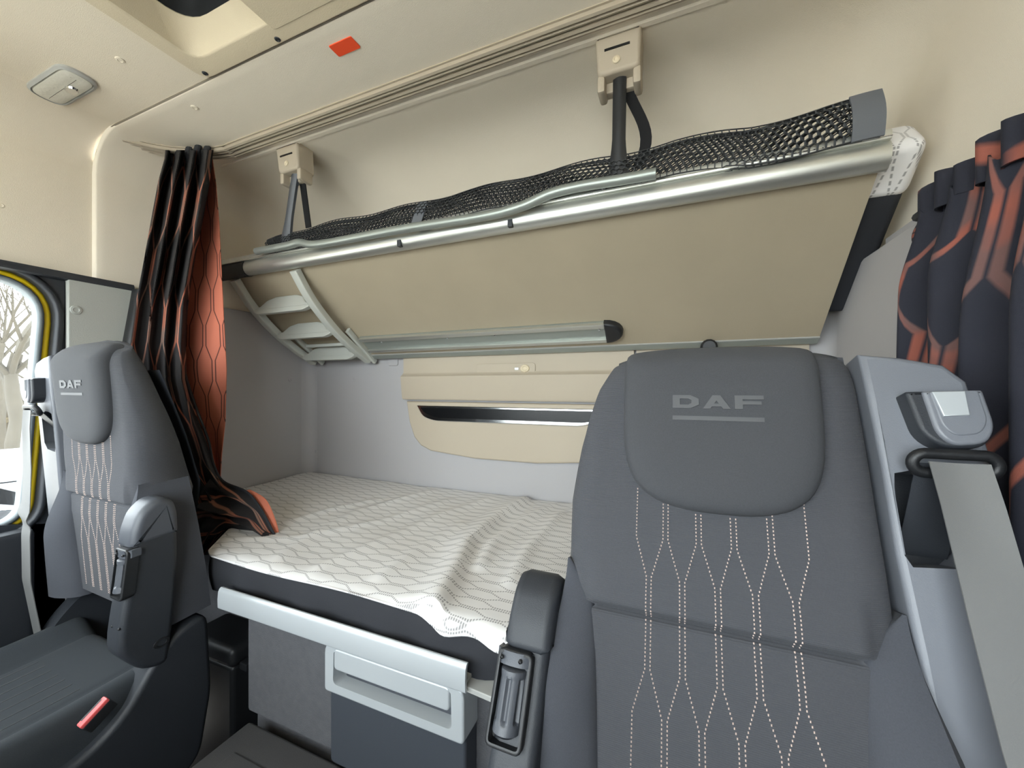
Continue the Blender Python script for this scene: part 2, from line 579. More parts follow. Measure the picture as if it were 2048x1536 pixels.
# rounded corner strips of the rear wall
for sx, x in ((1, -1.68), (-1, .42)):
    mb = MB()
    R_ = 0.05
    arc = [Vector((x + sx * R_ * (1 - math.cos(a)), 1.41 - R_ * (1 - math.sin(a)), 0)) for a in [k / 6 * PI / 2 for k in range(7)]]
    mb.grid(lambda u, v: arc[round(u * 6)] + Vector((0, 0, .88 + v * .64)), 6, 2)
    obj('corner_strip', mb, M['wall'], wb, sharp=60)
q = at(580, 760, X=-1.68); plug(wl, (-1.68, q.y, q.z), (1, 0, 0), .009, M['wall'])
for px, py in ((707, 760), (632, 903)):
    q = at(px, py, Y=1.41); plug(wb, q, (0, -1, 0), .009, M['wall'])
q = at(787, 722, Y=1.41)
mb = MB()
mb.prism(rpoly([(q.x - .028, q.z - .022), (q.x + .028, q.z - .022), (q.x + .028, q.z + .03), (q.x - .028, q.z + .03)], .012), 1.412, 1.404, lambda p, q, h: Vector((p, h, q)), .003)
obj('access_cap', mb, M['wall'], wb)
mb = MB()
mb.box(-1.74, .52, -1.04, 1.44, -.04, 0)
obj('floor', mb, M['floor'], kind='structure', label='dark cab floor')
# front wall with the windscreen opening
def boxproj(inner, x0, x1, y0, y1):
    cx, cy = (x0 + x1) / 2, (y0 + y1) / 2
    out = []
    for p, q in inner:
        dx, dy = p - cx, q - cy
        k = min((x1 - cx) / abs(dx) if abs(dx) > 1e-9 else 1e9, (y1 - cy) / abs(dy) if abs(dy) > 1e-9 else 1e9)
        out.append((cx + dx * k, cy + dy * k))
    for c in ((x0, y0), (x1, y0), (x1, y1), (x0, y1)):
        i = min(range(len(out)), key=lambda j: (out[j][0] - c[0]) ** 2 + (out[j][1] - c[1]) ** 2)
        out[i] = c
    return out
hole = rpoly([(-1.66, .74), (.43, .74), (.40, 2.0), (-1.63, 2.0)], .12, 8)
mb = MB()
mb.prism(boxproj(hole, -1.74, .52, 0, 2.12), -1.04, -1.0, lambda p, q, h: Vector((p, h, q)), hole=hole)
obj('wall_front', mb, M['dark'], kind='structure', label='cab front around the windscreen')
mb = MB()
mb.box(-1.69, .46, -1.024, -1.018, .71, 2.03)
obj('window_3', mb, M['glass'], kind='structure', label='windscreen glass')

# dashboard added unseen behind the viewer to shade the cushions and lower cab
mb = MB()
dash = [(-1.0, .25), (-.62, .25), (-.52, .40), (-.50, .72), (-.46, .86), (-.50, .94), (-.60, .97), (-1.0, .93)]
mb.prism(rpoly(dash, .03), -1.64, .415, lambda p, q, h: Vector((h, p, q)), .02)
obj('added_dashboard', mb, M['dark'], kind='structure', label='dark grey dashboard added unseen below the windscreen to shade the cab')

# the two cab doors with their windows
HOLE = rpoly([(-.36, .925), (.478, .925), (.520, 1.598), (-.30, 1.598)], [.05, .05, .11, .08], 8)
def offs(d):
    return inset(HOLE, -d)
def door(n, x, sgn, label):
    X = lambda d: x - sgn * d                     # d = depth outwards from the inner face
    mp = lambda p, q, h: Vector((X(h), p, q))
    mb = MB()
    rim = offs(.046)
    mb.prism(boxproj(rim, -1.0, .566, 0.0, 1.64), .05, 0, mp, hole=rim)
    d = obj('door_%d' % n, mb, M['dark'], kind='structure', label=label)
    for nm, a, b, h0, h1, m in (('inner_seal', .0, .014, .046, .012, 'seal'), ('painted_edge', .012, .032, .05, .022, 'yellow'), ('door_seal', .030, .048, .05, -.006, 'dark')):
        mb = MB()
        o, i = offs(b), offs(a)
        r0 = [mp(p, q, h0) for p, q in o]
        r1 = [mp(p, q, h1) for p, q in o]
        mid = [mp(p, q, h1 - .004) for p, q in offs((a + b) / 2)]
        r2 = [mp(p, q, h1) for p, q in i]
        r3 = [mp(p, q, h0) for p, q in i]
        mb.rings([r0, r1, mid, r2, r3, r0], False, False)
        obj(nm, mb, M[m], d, sharp=80)
    # inner door panel with sill and armrest
    mb = MB()
    mb.box(min(X(.05), X(-.035)), max(X(.05), X(-.035)), -.95, .50, .12, .905, .018)
    pn = obj('door_panel', mb, M['dark'], d)
    mb = MB()
    mb.box(min(X(.0), X(-.085)), max(X(.0), X(-.085)), -.75, .25, .62, .70, .02, 3)
    obj('door_armrest', mb, M['rubber'], pn)
    mb = MB()
    w = [mp(p, q, .036) for p, q in offs(.006)]
    w2 = [mp(p, q, .040) for p, q in offs(.006)]
    mb.rings([w, w2])
    obj('window_%d' % n, mb, M['glass'], kind='structure', label='side window glass of the %s door' % ('left' if n == 1 else 'right'))
    return d
door(1, -1.690, 1, 'left cab door with window, yellow painted edge and grey seals')
door(2, 0.465, -1, 'right cab door with window')
# black joint strip above the doors
for n, x, s_ in ((1, -1.70, 1), (2, .475, -1)):
    y1 = .72 if n == 1 else 1.15
    mb = MB()
    mb.sweep([(x, -.98, 1.638), (x, y1, 1.630)], [(-.012, 0), (-.012, .026), (-.004, .030), (.008, .030), (.012, .022), (.012, 0)], (s_, 0, 0))
    obj('trim_%d' % n, mb, M['dark'] if n == 1 else M['wall'], kind='structure', label='joint strip between headliner and %s door frame' % ('left' if n == 1 else 'right'))

# ------------------------------------------------------------------ sunroof, lamp, sticker
sr = thing('sunroof', (-.63, .2, 2.09), 'tan moulded sunroof surround with a dark hatch in the headliner', 'sunroof')
def rrect(x0, x1, y0, y1, r, seg=6):
    return rpoly([(x0, y0), (x1, y0), (x1, y1), (x0, y1)], r, seg)
def up(o, z):
    return [Vector((p, q, z)) for p, q in o]
A_, B_, C_ = rrect(-1.125, -.135, -.27, .630, .035), rrect(-1.086, -.19, -.21, .586, .05), rrect(-1.066, -.21, -.17, .562, .07)
mb = MB()
mb.rings([up(A_, 2.112), up(A_, 2.099), up(inset(A_, .004), 2.096), up(B_, 2.096), up(inset(B_, .006), 2.100), up(C_, 2.150), up(inset(C_, .004), 2.158), up(C_, 2.165)], False, False)
obj('surround', mb, M['tan'], sr)
mb = MB()
mb.rings([up(inset(C_, .002), 2.158), up(inset(C_, .004), 2.20), up(inset(C_, .03), 2.215)], False, True)
obj('hatch', mb, M['rubber'], sr)
mb = MB()
mb.prism(rrect(-.825, -.20, .36, .60, .012), 2.13, 2.0945, lambda p, q, h: Vector((p, q, h)), .003)
obj('blind_cassette', mb, M['tan'], sr)
for px, py in ((555, 75), (410, 150)):
    plug(sr, at(px, py + (3 if px > 500 else -4), Z=2.0965), (0, 0, -1), .007, M['dark'], 'screw')

lc = at(125, 171, Z=2.105)
lamp = thing('ceiling_lamp', (lc.x, lc.y, 2.08), 'rounded clear reading lamp set in the cream headliner', 'lamp')
lo = rpoly([(lc.x - .112, lc.y + .040), (lc.x - .108, lc.y - .040), (lc.x + .108, lc.y - .040), (lc.x + .104, lc.y + .040)], .040, 6)
mb = MB()
mb.rings([up(lo, 2.108), up(lo, 2.102), up(inset(lo, .006), 2.098), up(inset(lo, .008), 2.104)], False, False)
obj('bezel', mb, M['light'], lamp)
mb = MB()
mb.rings([up(inset(lo, .007), 2.104), up(inset(lo, .010), 2.0985), up(inset(lo, .018), 2.0955), up(inset(lo, .028), 2.0945)], False, True)
obj('lens', mb, M['lens'], lamp)
mb = MB()
e = at(143, 180, Z=2.094)
mb.rings([[Vector((e.x + math.cos(t) * r * 1.5, e.y + math.sin(t) * r, h)) for t in [2 * PI * k / 14 for k in range(14)]] for r, h in ((.013, 2.096), (.011, 2.090), (.006, 2.091))], False, True)
obj('reading_spot', mb, M['chrome'], lamp)

s4 = [at(px, py, Z=2.1015) for px, py in ((662, 92), (702, 72), (717, 92), (677, 109))]
mb = MB()
cx_, cy_ = sum(p.x for p in s4) / 4, sum(p.y for p in s4) / 4
mb.prism(rrect(cx_ - .034, cx_ + .034, cy_ - .016, cy_ + .016, .004), 2.1005, 2.098, lambda p, q, h: Vector((p, q, h)), .0006)
obj('warning_sticker', mb, M['sticker'], label='orange-red rectangular sticker on the cream headliner', cat='sticker')

# ------------------------------------------------------------------ curtain track
tr = thing('curtain_track', (-.6, .845, 2.085), 'beige double curtain track across the headliner', 'curtain track')
tp = curve([(-1.66, .66, 2.10), (-1.61, .735, 2.10), (-1.53, .80, 2.10), (-1.40, .846, 2.10), (-1.2, .848, 2.10), (.30, .848, 2.10), (.38, .848, 2.09)], 6)
for o_, nm in ((-.013, 'channel'), (.013, 'channel')):
    mb = MB()
    mb.sweep(tp, [(o_ - .010, .004), (o_ - .010, -.012), (o_ - .004, -.014), (o_ - .002, -.006), (o_ + .002, -.006), (o_ + .004, -.014), (o_ + .010, -.012), (o_ + .010, .004)], (0, 0, 1))
    obj(nm, mb, M['beige'], tr, sharp=50)
mb = MB()
mb.sweep(tp, [(-.028, .004), (-.028, -.003), (.028, -.003), (.028, .004)], (0, 0, 1))
obj('base_strip', mb, M['beige'], tr)

# ------------------------------------------------------------------ rear wall console
rp = thing('rear_console', (-.61, 1.39, 1.01), 'beige moulded rear panel with black slot and silver surround above the bed', 'wall panel')
FY = lambda p, q, h: Vector((p, h, q))
def sym(pts):
    return pts + [(-1.22 - p, q) for p, q in reversed(pts)]
lowo = sym([(-1.075, 1.238), (-1.06, 1.15), (-1.035, 1.085), (-1.00, 1.050), (-.95, 1.030), (-.86, 1.022), (-.74, 1.012)])
slot = [(-1.015, 1.222), (-.22 + .015, 1.222), (-.225, 1.19), (-.30, 1.158), (-.93, 1.158), (-.985, 1.175)]
slot = rpoly(slot, [.004, .004, .02, .03, .03, .02], 4)
mb = MB()
mb.prism(lowo, 1.409, 1.385, FY, .008)
obj('lower_panel', mb, M['beige'], rp)
mb = MB()
mb.prism(slot, 1.39, 1.378, FY, .003)
so = obj('slot_surround', mb, M['chrome'], rp)
mb = MB()
mb.prism([(-1.22 - a, b) for a, b in rpoly([(-.225, 1.214), (-.245, 1.192), (-.30, 1.172), (-.925, 1.172), (-.965, 1.182), (-.997, 1.214)], [.002, .01, .02, .02, .01, .002])], 1.384, 1.3765, FY)
obj('black_slot', mb, M['gloss'], so)
# upper flap: leans forward towards the top
zt = [(1.246, .0), (1.254, -.006), (1.30, -.012), (1.345, -.016), (1.352, -.006), (1.362, .004), (1.42, .004), (1.446, .004)]
mb = MB()
mb.sheet(lambda u, v: Vector((-1.092 + u * .964, 1.385 + zt[round(v * 7)][1], zt[round(v * 7)][0])), 2, 7, (0, .022, 0))
fp = obj('upper_flap', mb, M['beige'], rp, sharp=50)
q = at(1010, 737, Y=1.387)
mb = MB()
mb.prism(rrect(q.x - .125, q.x + .125, q.z - .020, q.z + .020, .014), 1.39, 1.3855, FY, .002)
lt = obj('latch_plate', mb, M['beige'], rp)
q = at(1050, 737, Y=1.386)
mb = MB()
mb.rings([[Vector((q.x + math.cos(t) * r * 1.3, h, q.z + math.sin(t) * r)) for t in [2 * PI * k / 14 for k in range(14)]] for r, h in ((.015, 1.386), (.013, 1.380), (.009, 1.381), (.006, 1.3845))])
obj('latch_knob', mb, M['tan'], lt)
mb = MB()
mb.box(q.x - .042, q.x - .026, 1.3835, 1.386, q.z - .005, q.z + .004, .001)
obj('latch_mark', mb, M['silver'], lt)
# the panel to the right of the console
mb = MB()
mb.sheet(lambda u, v: Vector((-.120 + u * .485, 1.388 + zt[round(v * 7)][1], zt[round(v * 7)][0])), 2, 7, (0, .020, 0))
obj('side_flap', mb, M['beige'], rp, sharp=50)
# ------------------------------------------------------------------ bed base, mattress, sheet
def yfront(x, d=0.0):
    c = abs(x + .63)
    return interp([(0, .632), (.49, .632), (.53, .650), (.66, .79), (.72, .82), (1.2, .84)], c) + d
tun = thing('engine_tunnel', (-.63, .2, 0), 'dark grey tunnel cover with moulded floor mat between the seats', 'tunnel cover')
mb = MB()
mb.box(-.985, -.275, -.95, .655, 0, .478, .05, 4)
obj('cover', mb, M['floor'], tun)
mb = MB()
mb.box(-.955, -.305, -.9, .632, .465, .490, .010, 3)
tm = obj('floor_mat', mb, M['floor'], tun)
for y in (.52, .40):
    mb = MB()
    mb.box(-.90, -.36, y - .05, y + .04, .486, .4945, .004, 2)
    obj('mat_ridge', mb, M['floor'], tm)

bb = thing('under_bed_cabinet', (-.63, 1.0, 0), 'grey carpeted storage base under the lower bed', 'cabinet')
mb = MB()
xs = [-1.675, -1.40, -1.00, -.98, -.28, -.26, .10, .415]
yf = [.86, .86, .80, .668, .668, .80, .86, .86]
mb.prism([(x, y) for x, y in zip(xs, yf)] + [(.415, 1.405), (-1.675, 1.405)], 0, .765, lambda p, q, h: Vector((p, q, h)))
obj('carpet_body', mb, M['carpet'], bb)
mb = MB()
mb.box(-.985, -.690, .645, .672, .492, .760, .006)
obj('front_panel', mb, M['carpet'], bb)
# pull-out fridge drawer with silver handle frame
FX0, FX1, FYF = -.685, -.352, .618
dr = thing('fridge_drawer', (-.52, .64, .492), 'dark grey pull-out fridge drawer with silver handle frame under the bed', 'drawer')
mb = MB()
mb.prism(rpoly([(FX0, .493), (FX1, .493), (FX1, .668), (FX0, .668)], .012), .666, FYF + .006, FY, .006)
obj('drawer_front', mb, M['drawer'], dr)
fo = rpoly([(FX0 - .003, .655), (FX1 + .003, .655), (FX1 + .003, .758), (FX0 - .003, .758)], [.010, .010, .024, .024], 5)
fi = rpoly([(FX0 + .022, .676), (FX1 - .022, .676), (FX1 - .024, .745), (FX0 + .024, .745)], [.012, .012, .006, .006], 5)
mb = MB()
mb.prism(fo, .666, FYF - .006, FY, .004, hole=fi)
fr_ = obj('handle_frame', mb, M['silver'], dr)
mb = MB()
mb.grid(lambda u, v: Vector((lerp(FX0 + .022, FX1 - .022, u), FYF + .045 - .03 * abs(2 * v - 1) ** 3, lerp(.672, .748, v))), 6, 10)
obj('grip_recess', mb, M['mid'], dr)
mb = MB()
hp = rpoly([(FX0 + .026, .708), (FX1 - .026, .708), (FX1 - .026, .752), (FX0 + .026, .752)], .010)
mb.prism(hp, FYF + .018, FYF - .008, FY, .004)
obj('handle', mb, M['silver'], dr)

# aluminium rail along the bed edge
ral = thing('bed_rail', (-.68, .6, .76), 'long silver rail along the front edge of the lower bed', 'bed rail')
mb = MB()
prof = [(.607, .762), (.600, .7625), (.598, .766), (.5975, .785), (.599, .803), (.602, .8095), (.606, .812), (.610, .811), (.606, .803), (.603, .785), (.604, .768)]
mb.rings([[Vector((x, y, z)) for y, z in prof] for x in (-1.022, -.338)])
obj('rail_front', mb, M['silver'], ral)
mb = MB()
mb.box(-1.015, -.343, .607, .636, .770, .776)
obj('rail_flange', mb, M['light'], ral)
mb = MB()
mb.prism(rpoly([(-.36, .612), (-.22, .600), (-.20, .64), (-.20, .666), (-.36, .666)], .012), .757, .766, lambda p, q, h: Vector((p, q, h)), .002)
obj('end_board', mb, M['light'], ral)

mt = thing('mattress', (-.63, 1.0, .765), 'lower bed mattress with black side band under the patterned sheet', 'mattress')
X0, X1 = -1.672, .412
def side(u, v):
    x = lerp(X0, X1, u)
    z = lerp(.768, .858, v)
    w = .006 * math.sin(x * 31 + 3 * v) * (1 - v) + .004 * math.sin(x * 57 + 1.3) * (1 - v) + .010 * math.sin(PI * v)
    sag = .010 * gauss(x + .45, .14) * (1 - v)
    return Vector((x, yfront(x) + .012 - w - sag, z))
mb = MB()
mb.grid(side, 140, 8)
mb.grid(lambda u, v: Vector((lerp(X0, X1, u), lerp(yfront(lerp(X0, X1, u)) + .012, 1.402, v), .857)), 140, 2)
mb.grid(lambda u, v: Vector((lerp(X0, X1, u), lerp(yfront(lerp(X0, X1, u)) + .012, 1.402, v), .768)), 140, 2)
for x in (X0, X1):
    mb.add([(x, yfront(x) + .012, .768), (x, 1.402, .768), (x, 1.402, .857), (x, yfront(x) + .012, .857)], [(0, 1, 2, 3)])
mb.add([(X0, 1.402, .768), (X1, 1.402, .768), (X1, 1.402, .857), (X0, 1.402, .857)], [(0, 1, 2, 3)])
obj('mattress_body', mb, M['bedside'], mt)

def zmap(px, py):
    p = at(px, py, Z=.87); return (p.x, p.y)
RID = [([(873, 1213), (917, 1134), (939, 1082), (1000, 1033), (1049, 1007)], .020, .022),
       ([(960, 1130), (985, 1085), (1050, 1040), (1106, 1012)], .009, .018),
       ([(1020, 1160), (1060, 1090), (1120, 1030)], .007, .016),
       ([(560, 1110), (640, 1060), (720, 1020), (860, 985)], .006, .020),
       ([(560, 1045), (650, 1020), (745, 1000)], .006, .018),
       ([(480, 1075), (600, 1072), (760, 1040), (900, 1000)], .004, .02),
       ([(640, 1130), (760, 1080), (880, 1030), (980, 1000)], .006, .02),
       ([(760, 1150), (830, 1100), (920, 1050)], .006, .018)]
RID = [([zmap(*p) for p in ln], h, w) for ln, h, w in RID]
def segd(p, ln):
    best, sd = 9, 0
    for a, b in zip(ln, ln[1:]):
        ax, ay = a; bx, by = b
        dx, dy = bx - ax, by - ay
        L2 = dx * dx + dy * dy
        t = min(1, max(0, ((p[0] - ax) * dx + (p[1] - ay) * dy) / L2))
        ex, ey = p[0] - ax - dx * t, p[1] - ay - dy * t
        d = math.hypot(ex, ey)
        if d < best:
            best = d
            sd = 1 if dx * (p[1] - ay) - dy * (p[0] - ax) > 0 else -1   # left of the line is +
    return best, sd
def shz(x, y):
    z = .866 + .008 * sstep(.9, 1.4, y) + .006 * sstep(-1.2, -1.6, x)
    for k, (ln, h, w) in enumerate(RID):
        d, sd = segd((x, y), ln)
        if k == 0:
            z += h * (gauss(d, w * 2.2) if sd > 0 else gauss(d, w * .8))
        else:
            z += h * gauss(d, w)
    z += .0022 * math.sin(x * 17 + y * 9) * math.sin(y * 13 - x * 5)
    return z
NV, DR = 64, 7
def hem(x):
    return .857 - .018 * sstep(-.47, -.40, x) - .006 * math.sin(x * 40) * sstep(-.5, -.4, x) - .003 * math.sin(x * 12)
def shf(u, v):
    x = lerp(X0 + .002, X1 - .002, u)
    j = v * NV
    y0 = yfront(x) + .006 - .008 * sstep(-.47, -.38, x) * (1 + .6 * math.sin(x * 60))
    if j < DR:
        t = j / DR
        return Vector((x, y0 - .002 * (1 - t) + .012 * max(0, t - .6), lerp(hem(x), shz(x, y0) - .004 * (t > .5), t) - .001))
    y = lerp(y0 + .012, 1.400, (j - DR) / (NV - DR))
    e = 1 - sstep(0, .03, y - y0)
    return Vector((x, y, shz(x, y) - .003 * e))
mb = MB()
mb.sheet(shf, 180, NV, (0, .002, -.0025), lambda u, v: (lambda p: (p.x, p.y + (p.z - .86) * -1 * (v * NV < DR)))(shf(u, v)))
obj('bed_sheet', mb, M['sheet'], label='off-white bed sheet with dotted hexagon print, creased, over the lower mattress', cat='bed sheet', origin=(-.63, 1.0, .857))

# black storage box behind the left seat
bx = thing('storage_box', (-1.18, .73, 0), 'black lidded storage box wedged between left seat and bed base', 'box')
mb = MB(); mb.box(-1.29, -1.092, .675, .785, 0, .548, .012, 3); obj('box_body', mb, M['black'], bx)
mb = MB(); mb.box(-1.292, -1.085, .668, .79, .544, .600, .018, 3); obj('box_lid', mb, M['black'], bx)
mb = MB(); mb.box(-1.088, -1.058, .690, .715, .535, .556, .004, 2); obj('box_clip', mb, M['black'], bx)
# ------------------------------------------------------------------ folded upper bunk
BX0, BX1 = -1.665, .380
T0, T1 = Vector((0, 1.358, 1.442)), Vector((0, 1.010, 1.737))      # hinge edge and tube edge of the underside
BD = (T1 - T0); BLEN = BD.length; BD.normalize()
BN = Vector((0, -BD.z, BD.y))                                       # out of the underside, towards the seats
if BN.z > 0: BN = -BN
def bk(x, a, h):
    """bunk frame: x across, a from hinge to tube (m), h out of the underside"""
    return Vector((x, 0, 0)) + T0 + BD * a + BN * h
bunk = thing('upper_bunk', (-.63, 1.36, 1.40), 'folded-up upper bunk with tan board underside and silver front tube', 'bunk bed')
mb = MB()
mb.box(BX0, BX1, 0, BLEN + .01, -.022, 0, .0, M=lambda c: bk(c.x, c.y, c.z))
obj('board', mb, M['board'], bunk)
mb = MB()
mb.box(BX0, BX1, -.024, .000, -.024, .004, .003, M=lambda c: bk(c.x, c.y, c.z))
obj('hinge_profile', mb, M['alu_d'], bunk)
mb = MB()
mb.box(BX0, BX1, .0005, .003, .000, .0045, M=lambda c: bk(c.x, c.y, c.z))
obj('edge_bead', mb, M['light'], bunk)
# front tube: flattened aluminium profile
TC = Vector((0, .992, 1.755))
tube_prof = []
for k in range(24):
    a = 2 * PI * k / 24
    tube_prof.append((math.cos(a) * .024, math.sin(a) * .029))
mb = MB()
NX = 2
mb.rings([[Vector((x, TC.y + a, TC.z + b)) for a, b in tube_prof] for x in (BX0 + .15, BX1 + .005)])
ft = obj('front_tube', mb, M['alu'], bunk)
mb = MB()
mb.rings([[Vector((x, TC.y + a * 1.08, TC.z + b * 1.08)) for a, b in tube_prof] for x in (BX0 - .01, BX0 + .16)])
obj('tube_sleeve', mb, M['black'], bunk)
# flat land of the tube that carries the bead, behind the handle
mb = MB()
mb.box(BX0 + .02, BX1 + .005, .965, 1.03, 1.775, 1.795, .004)
obj('tube_land', mb, M['alu'], bunk)
mb = MB()
mb.tube([(BX0 + .12, .9655, 1.781), (BX1 + .004, .9655, 1.781)], .0016, 6)
obj('tube_bead', mb, M['chrome'], bunk)
for px, py in ((798, 486), (1020, 446)):
    q = at(px, py, Y=.968)
    mb = MB()
    mb.box(q.x - .007, q.x + .007, TC.y - .0262, TC.y - .008, q.z - .010, q.z + .010, .002)
    obj('tube_slot', mb, M['dark'], bunk)
# upper mattress behind the board
mb = MB()
mb.box(BX0, .452, .06, BLEN + .03, -.110, -.024, .02, 3, M=lambda c: bk(c.x, c.y, c.z))
um = obj('bunk_mattress', mb, M['bedside'], bunk)
mb = MB()
mb.box(.27, .457, BLEN - .080, BLEN + .036, -.115, -.0195, .022, 4, M=lambda c: bk(c.x, c.y, c.z))
mb.uv = {i: (p.y * 1.3 + p.z, p.x) for i, p in enumerate(mb.v)}
obj('cover_end', mb, M['sheet'], um)
# lengthways guide profile with black end cap
ga0, ga1 = .030, .112
gx0, gx1 = at(730, 690, Y=1.30).x, at(1212, 660, Y=1.30).x
def gb(name, x0, x1, a0, a1, h0, h1, m, b=.002, par=None):
    mb = MB(); mb.box(x0, x1, a0, a1, h0, h1, b, 2, M=lambda c: bk(c.x, c.y, c.z)); return obj(name, mb, M[m], par or bunk)
gp = gb('guide_profile', gx0, gx1, ga0, ga1, .0, .010, 'alu_d')
gb('guide_lip', gx0, gx1, ga1 - .018, ga1, .008, .022, 'alu', .003, gp)
gb('guide_lip', gx0, gx1, ga0, ga0 + .014, .008, .020, 'alu', .003, gp)
for x in (gx0 + .10, gx0 + .42, gx0 + .62, gx1 - .02):
    plug(gp, bk(x, (ga0 + ga1) / 2 + .012, .010), BN, .004, M['chrome'], 'rivet')
mb = MB()
cap = [(gx1 - .002, ga0 - .002), (gx1 - .002, ga1 + .002)] + [(gx1 + .055 * math.sin(k / 10 * PI), (ga0 + ga1) / 2 + (ga1 - ga0 + .004) / 2 * math.cos(k / 10 * PI)) for k in range(1, 10)]
mb.prism(cap, .0, .024, lambda p, q, h: bk(p, q, h), .010)
obj('guide_cap', mb, M['black'], gp)
q = at(1418, 690, Y=1.35)
mb = MB()
mb.rings([[Vector((q.x + math.cos(t) * r, h, q.z - .006 + math.sin(t) * r)) for t in [2 * PI * k / 14 for k in range(14)]] for r, h in ((.024, 1.375), (.024, 1.345), (.018, 1.338))])
obj('hinge_knob', mb, M['black'], bunk)
# bent grab bar along the tube
hb = curve([at(px, py, Y=.945) for px, py in ((513, 503), (575, 491), (600, 485), (640, 488), (800, 459), (960, 434), (1040, 414), (1100, 388), (1160, 373), (1240, 360), (1312, 347))], 8)
mb = MB(); mb.tube(hb, .0125, 14)
gbar = obj('grab_bar', mb, M['alu_d'], bunk)
for px, py in ((540, 497), (1205, 366)):
    q = at(px, py, Y=.945)
    mb = MB(); mb.tube([q, (q.x, .985, q.z)], .008, 8)
    obj('bar_foot', mb, M['black'], gbar)

# straps that hold the bunk, hanging from ceiling mounts
def strap(xm, xb, lean, label):
    t = thing('bunk_strap', (xm, .95, 1.80), label, 'strap', 'straps of the upper bunk')
    w, d = .047, .05
    y0 = .905
    mp = lambda p, q, h: Vector((xm + p, y0 + .012 + h + (2.10 - q) * .10, q))
    mb = MB()
    o = rpoly([(-w, 2.018), (w, 2.018), (w + .004, 2.102), (-w - .004, 2.102)], [.012, .012, .004, .004])
    mb.prism(o, .045, -.016, mp, .008)
    mc = obj('mount_cover', mb, M['beige'], t)
    mb = MB(); mb.box(xm - .030, xm + .026, mp(0, 2.068, -.018).y, mp(0, 2.068, -.010).y, 2.066, 2.0705); obj('mount_slit', mb, M['black'], mc)
    q = mp(-.004, 2.042, -.0165)
    plug(mc, q, (0, -1, 0), .009, M['tan'], 'mount_screw')
    mb = MB()
    for s_ in (-1, 1):
        mb.box(xm + s_ * .040 - .009, xm + s_ * .040 + .009, y0 + .01, y0 + .06, 1.985, 2.025, .006, 2)
    mb.box(xm - .045, xm + .045, y0 + .035, y0 + .06, 1.995, 2.03, .006, 2)
    obj('mount_jaw', mb, M['beige'], mc)
    # stiff strap, wider at its foot
    mb = MB()
    mb.sheet(lambda u, v: Vector((lerp(xm, xb, v) + (u - .5) * (.030 + .018 * sstep(.55, 1, v)), lerp(y0 + .028, .962, v) - .006 * math.cos((u - .5) * PI), lerp(2.02, 1.795, v))), 4, 12, (0, .009, 0))
    obj('strap_band', mb, M['mid'] if lean else M['black'], t)
    # slack webbing loop behind
    mb = MB()
    mb.sheet(lambda u, v: Vector((lerp(xm + .012, xb + (.085 if lean else .040), v) + (.03 if not lean else 0) * math.sin(PI * v ** 1.5) + (u - .5) * .026, lerp(y0 + .045, .99, v), lerp(2.015, 1.86 if lean else 1.83, v))), 3, 12, (0, .003, .001))
    obj('slack_webbing', mb, M['belt_d'], t)
strap(at(598, 330, Y=.95).x, at(568, 485, Y=.962).x, True, 'bunk strap on a beige ceiling mount beside the black and orange curtain')
strap(at(1240, 115, Y=.94).x, at(1236, 345, Y=.962).x, False, 'black bunk strap on a beige ceiling mount, nearest the right seat')

# safety net lying along the bunk front
net = thing('safety_net', (-.5, .97, 1.78), 'black mesh safety net gathered along the top of the upper bunk', 'net')
def netp(x, s, layer):
    """s = 0 at the tube, 1 at the upper edge"""
    hh = interp([(-1.40, .045), (-1.1, .058), (-.6, .066), (-.1, .070), (.10, .082), (.30, .088), (.36, .088)], x)
    z0 = interp([(-1.4, 1.785), (.0, 1.785), (.15, 1.772), (.36, 1.776)], x)
    y = .962 + .005 * math.sin(x * 7 + layer * 2) + layer * .020 - .010 * math.sin(PI * s) - (.008 if x > .1 else 0) * (1 - s)
    return Vector((x, y, z0 + hh * s + .004 * math.sin(x * 23 + layer)))
def netmesh(layer, x0, x1, cw, rows):
    mb = MB()
    ch = 1.0 / rows
    cols_ = int((x1 - x0) / cw)
    pts = {}
    def P(i, j):     # brick-like hexagon nodes
        x = x0 + i * cw * .5
        s = (j + (.33 if (i + j) % 2 == 0 else 0) * (1 if 0 < j < rows else 0)) * ch
        return netp(x, min(1, s), layer)
    E_ = []
    for j in range(rows + 1):
        for i in range(cols_ * 2):
            E_.append((P(i, j), P(i + 1, j)))
    for j in range(rows):
        for i in range(cols_ * 2 + 1):
            if (i + j) % 2 == 0:
                E_.append((P(i, j), P(i, j + 1)))
    r = .0015
    for a, b in E_:
        t = (b - a)
        if t.length < 1e-6: continue
        t.normalize()
        up_ = Vector((0, 1, 0))
        sd = t.cross(up_)
        if sd.length < 1e-4: continue
        sd = sd.normalized() * r
        f_ = Vector((0, r, 0))
        vs = [a + sd, a - sd * .5 + f_, a - sd * .5 - f_, b + sd, b - sd * .5 + f_, b - sd * .5 - f_]
        mb.add(vs, [(0, 1, 4, 3), (1, 2, 5, 4), (2, 0, 3, 5)])
    return mb
for layer in (0, 1, 2, 3):
    obj('mesh', netmesh(layer * .45, -1.36 + .003 * layer, .345, .014, 7), M['net'], net, kind='stuff')
mb = MB()
mb.tube([netp(-1.36 + k * .03, 1.0, .5) for k in range(58)], .0035, 6)
obj('upper_cord', mb, M['net'], net)
mb = MB()
mb.sheet(lambda u, v: netp(lerp(.318, .368, u), lerp(-.02, 1.06, v), -.25), 4, 10, (0, .004, 0))
obj('end_hem', mb, M['nethem'], net)
q = at(830, 420, Y=.95)
mb = MB()
mb.sheet(lambda u, v: Vector((q.x + (u - .5) * .036 + .014 * v, .948 + .02 * v, lerp(1.770, 1.850, v))), 2, 6, (0, .003, 0))
obj('net_band', mb, M['nethem'], net)

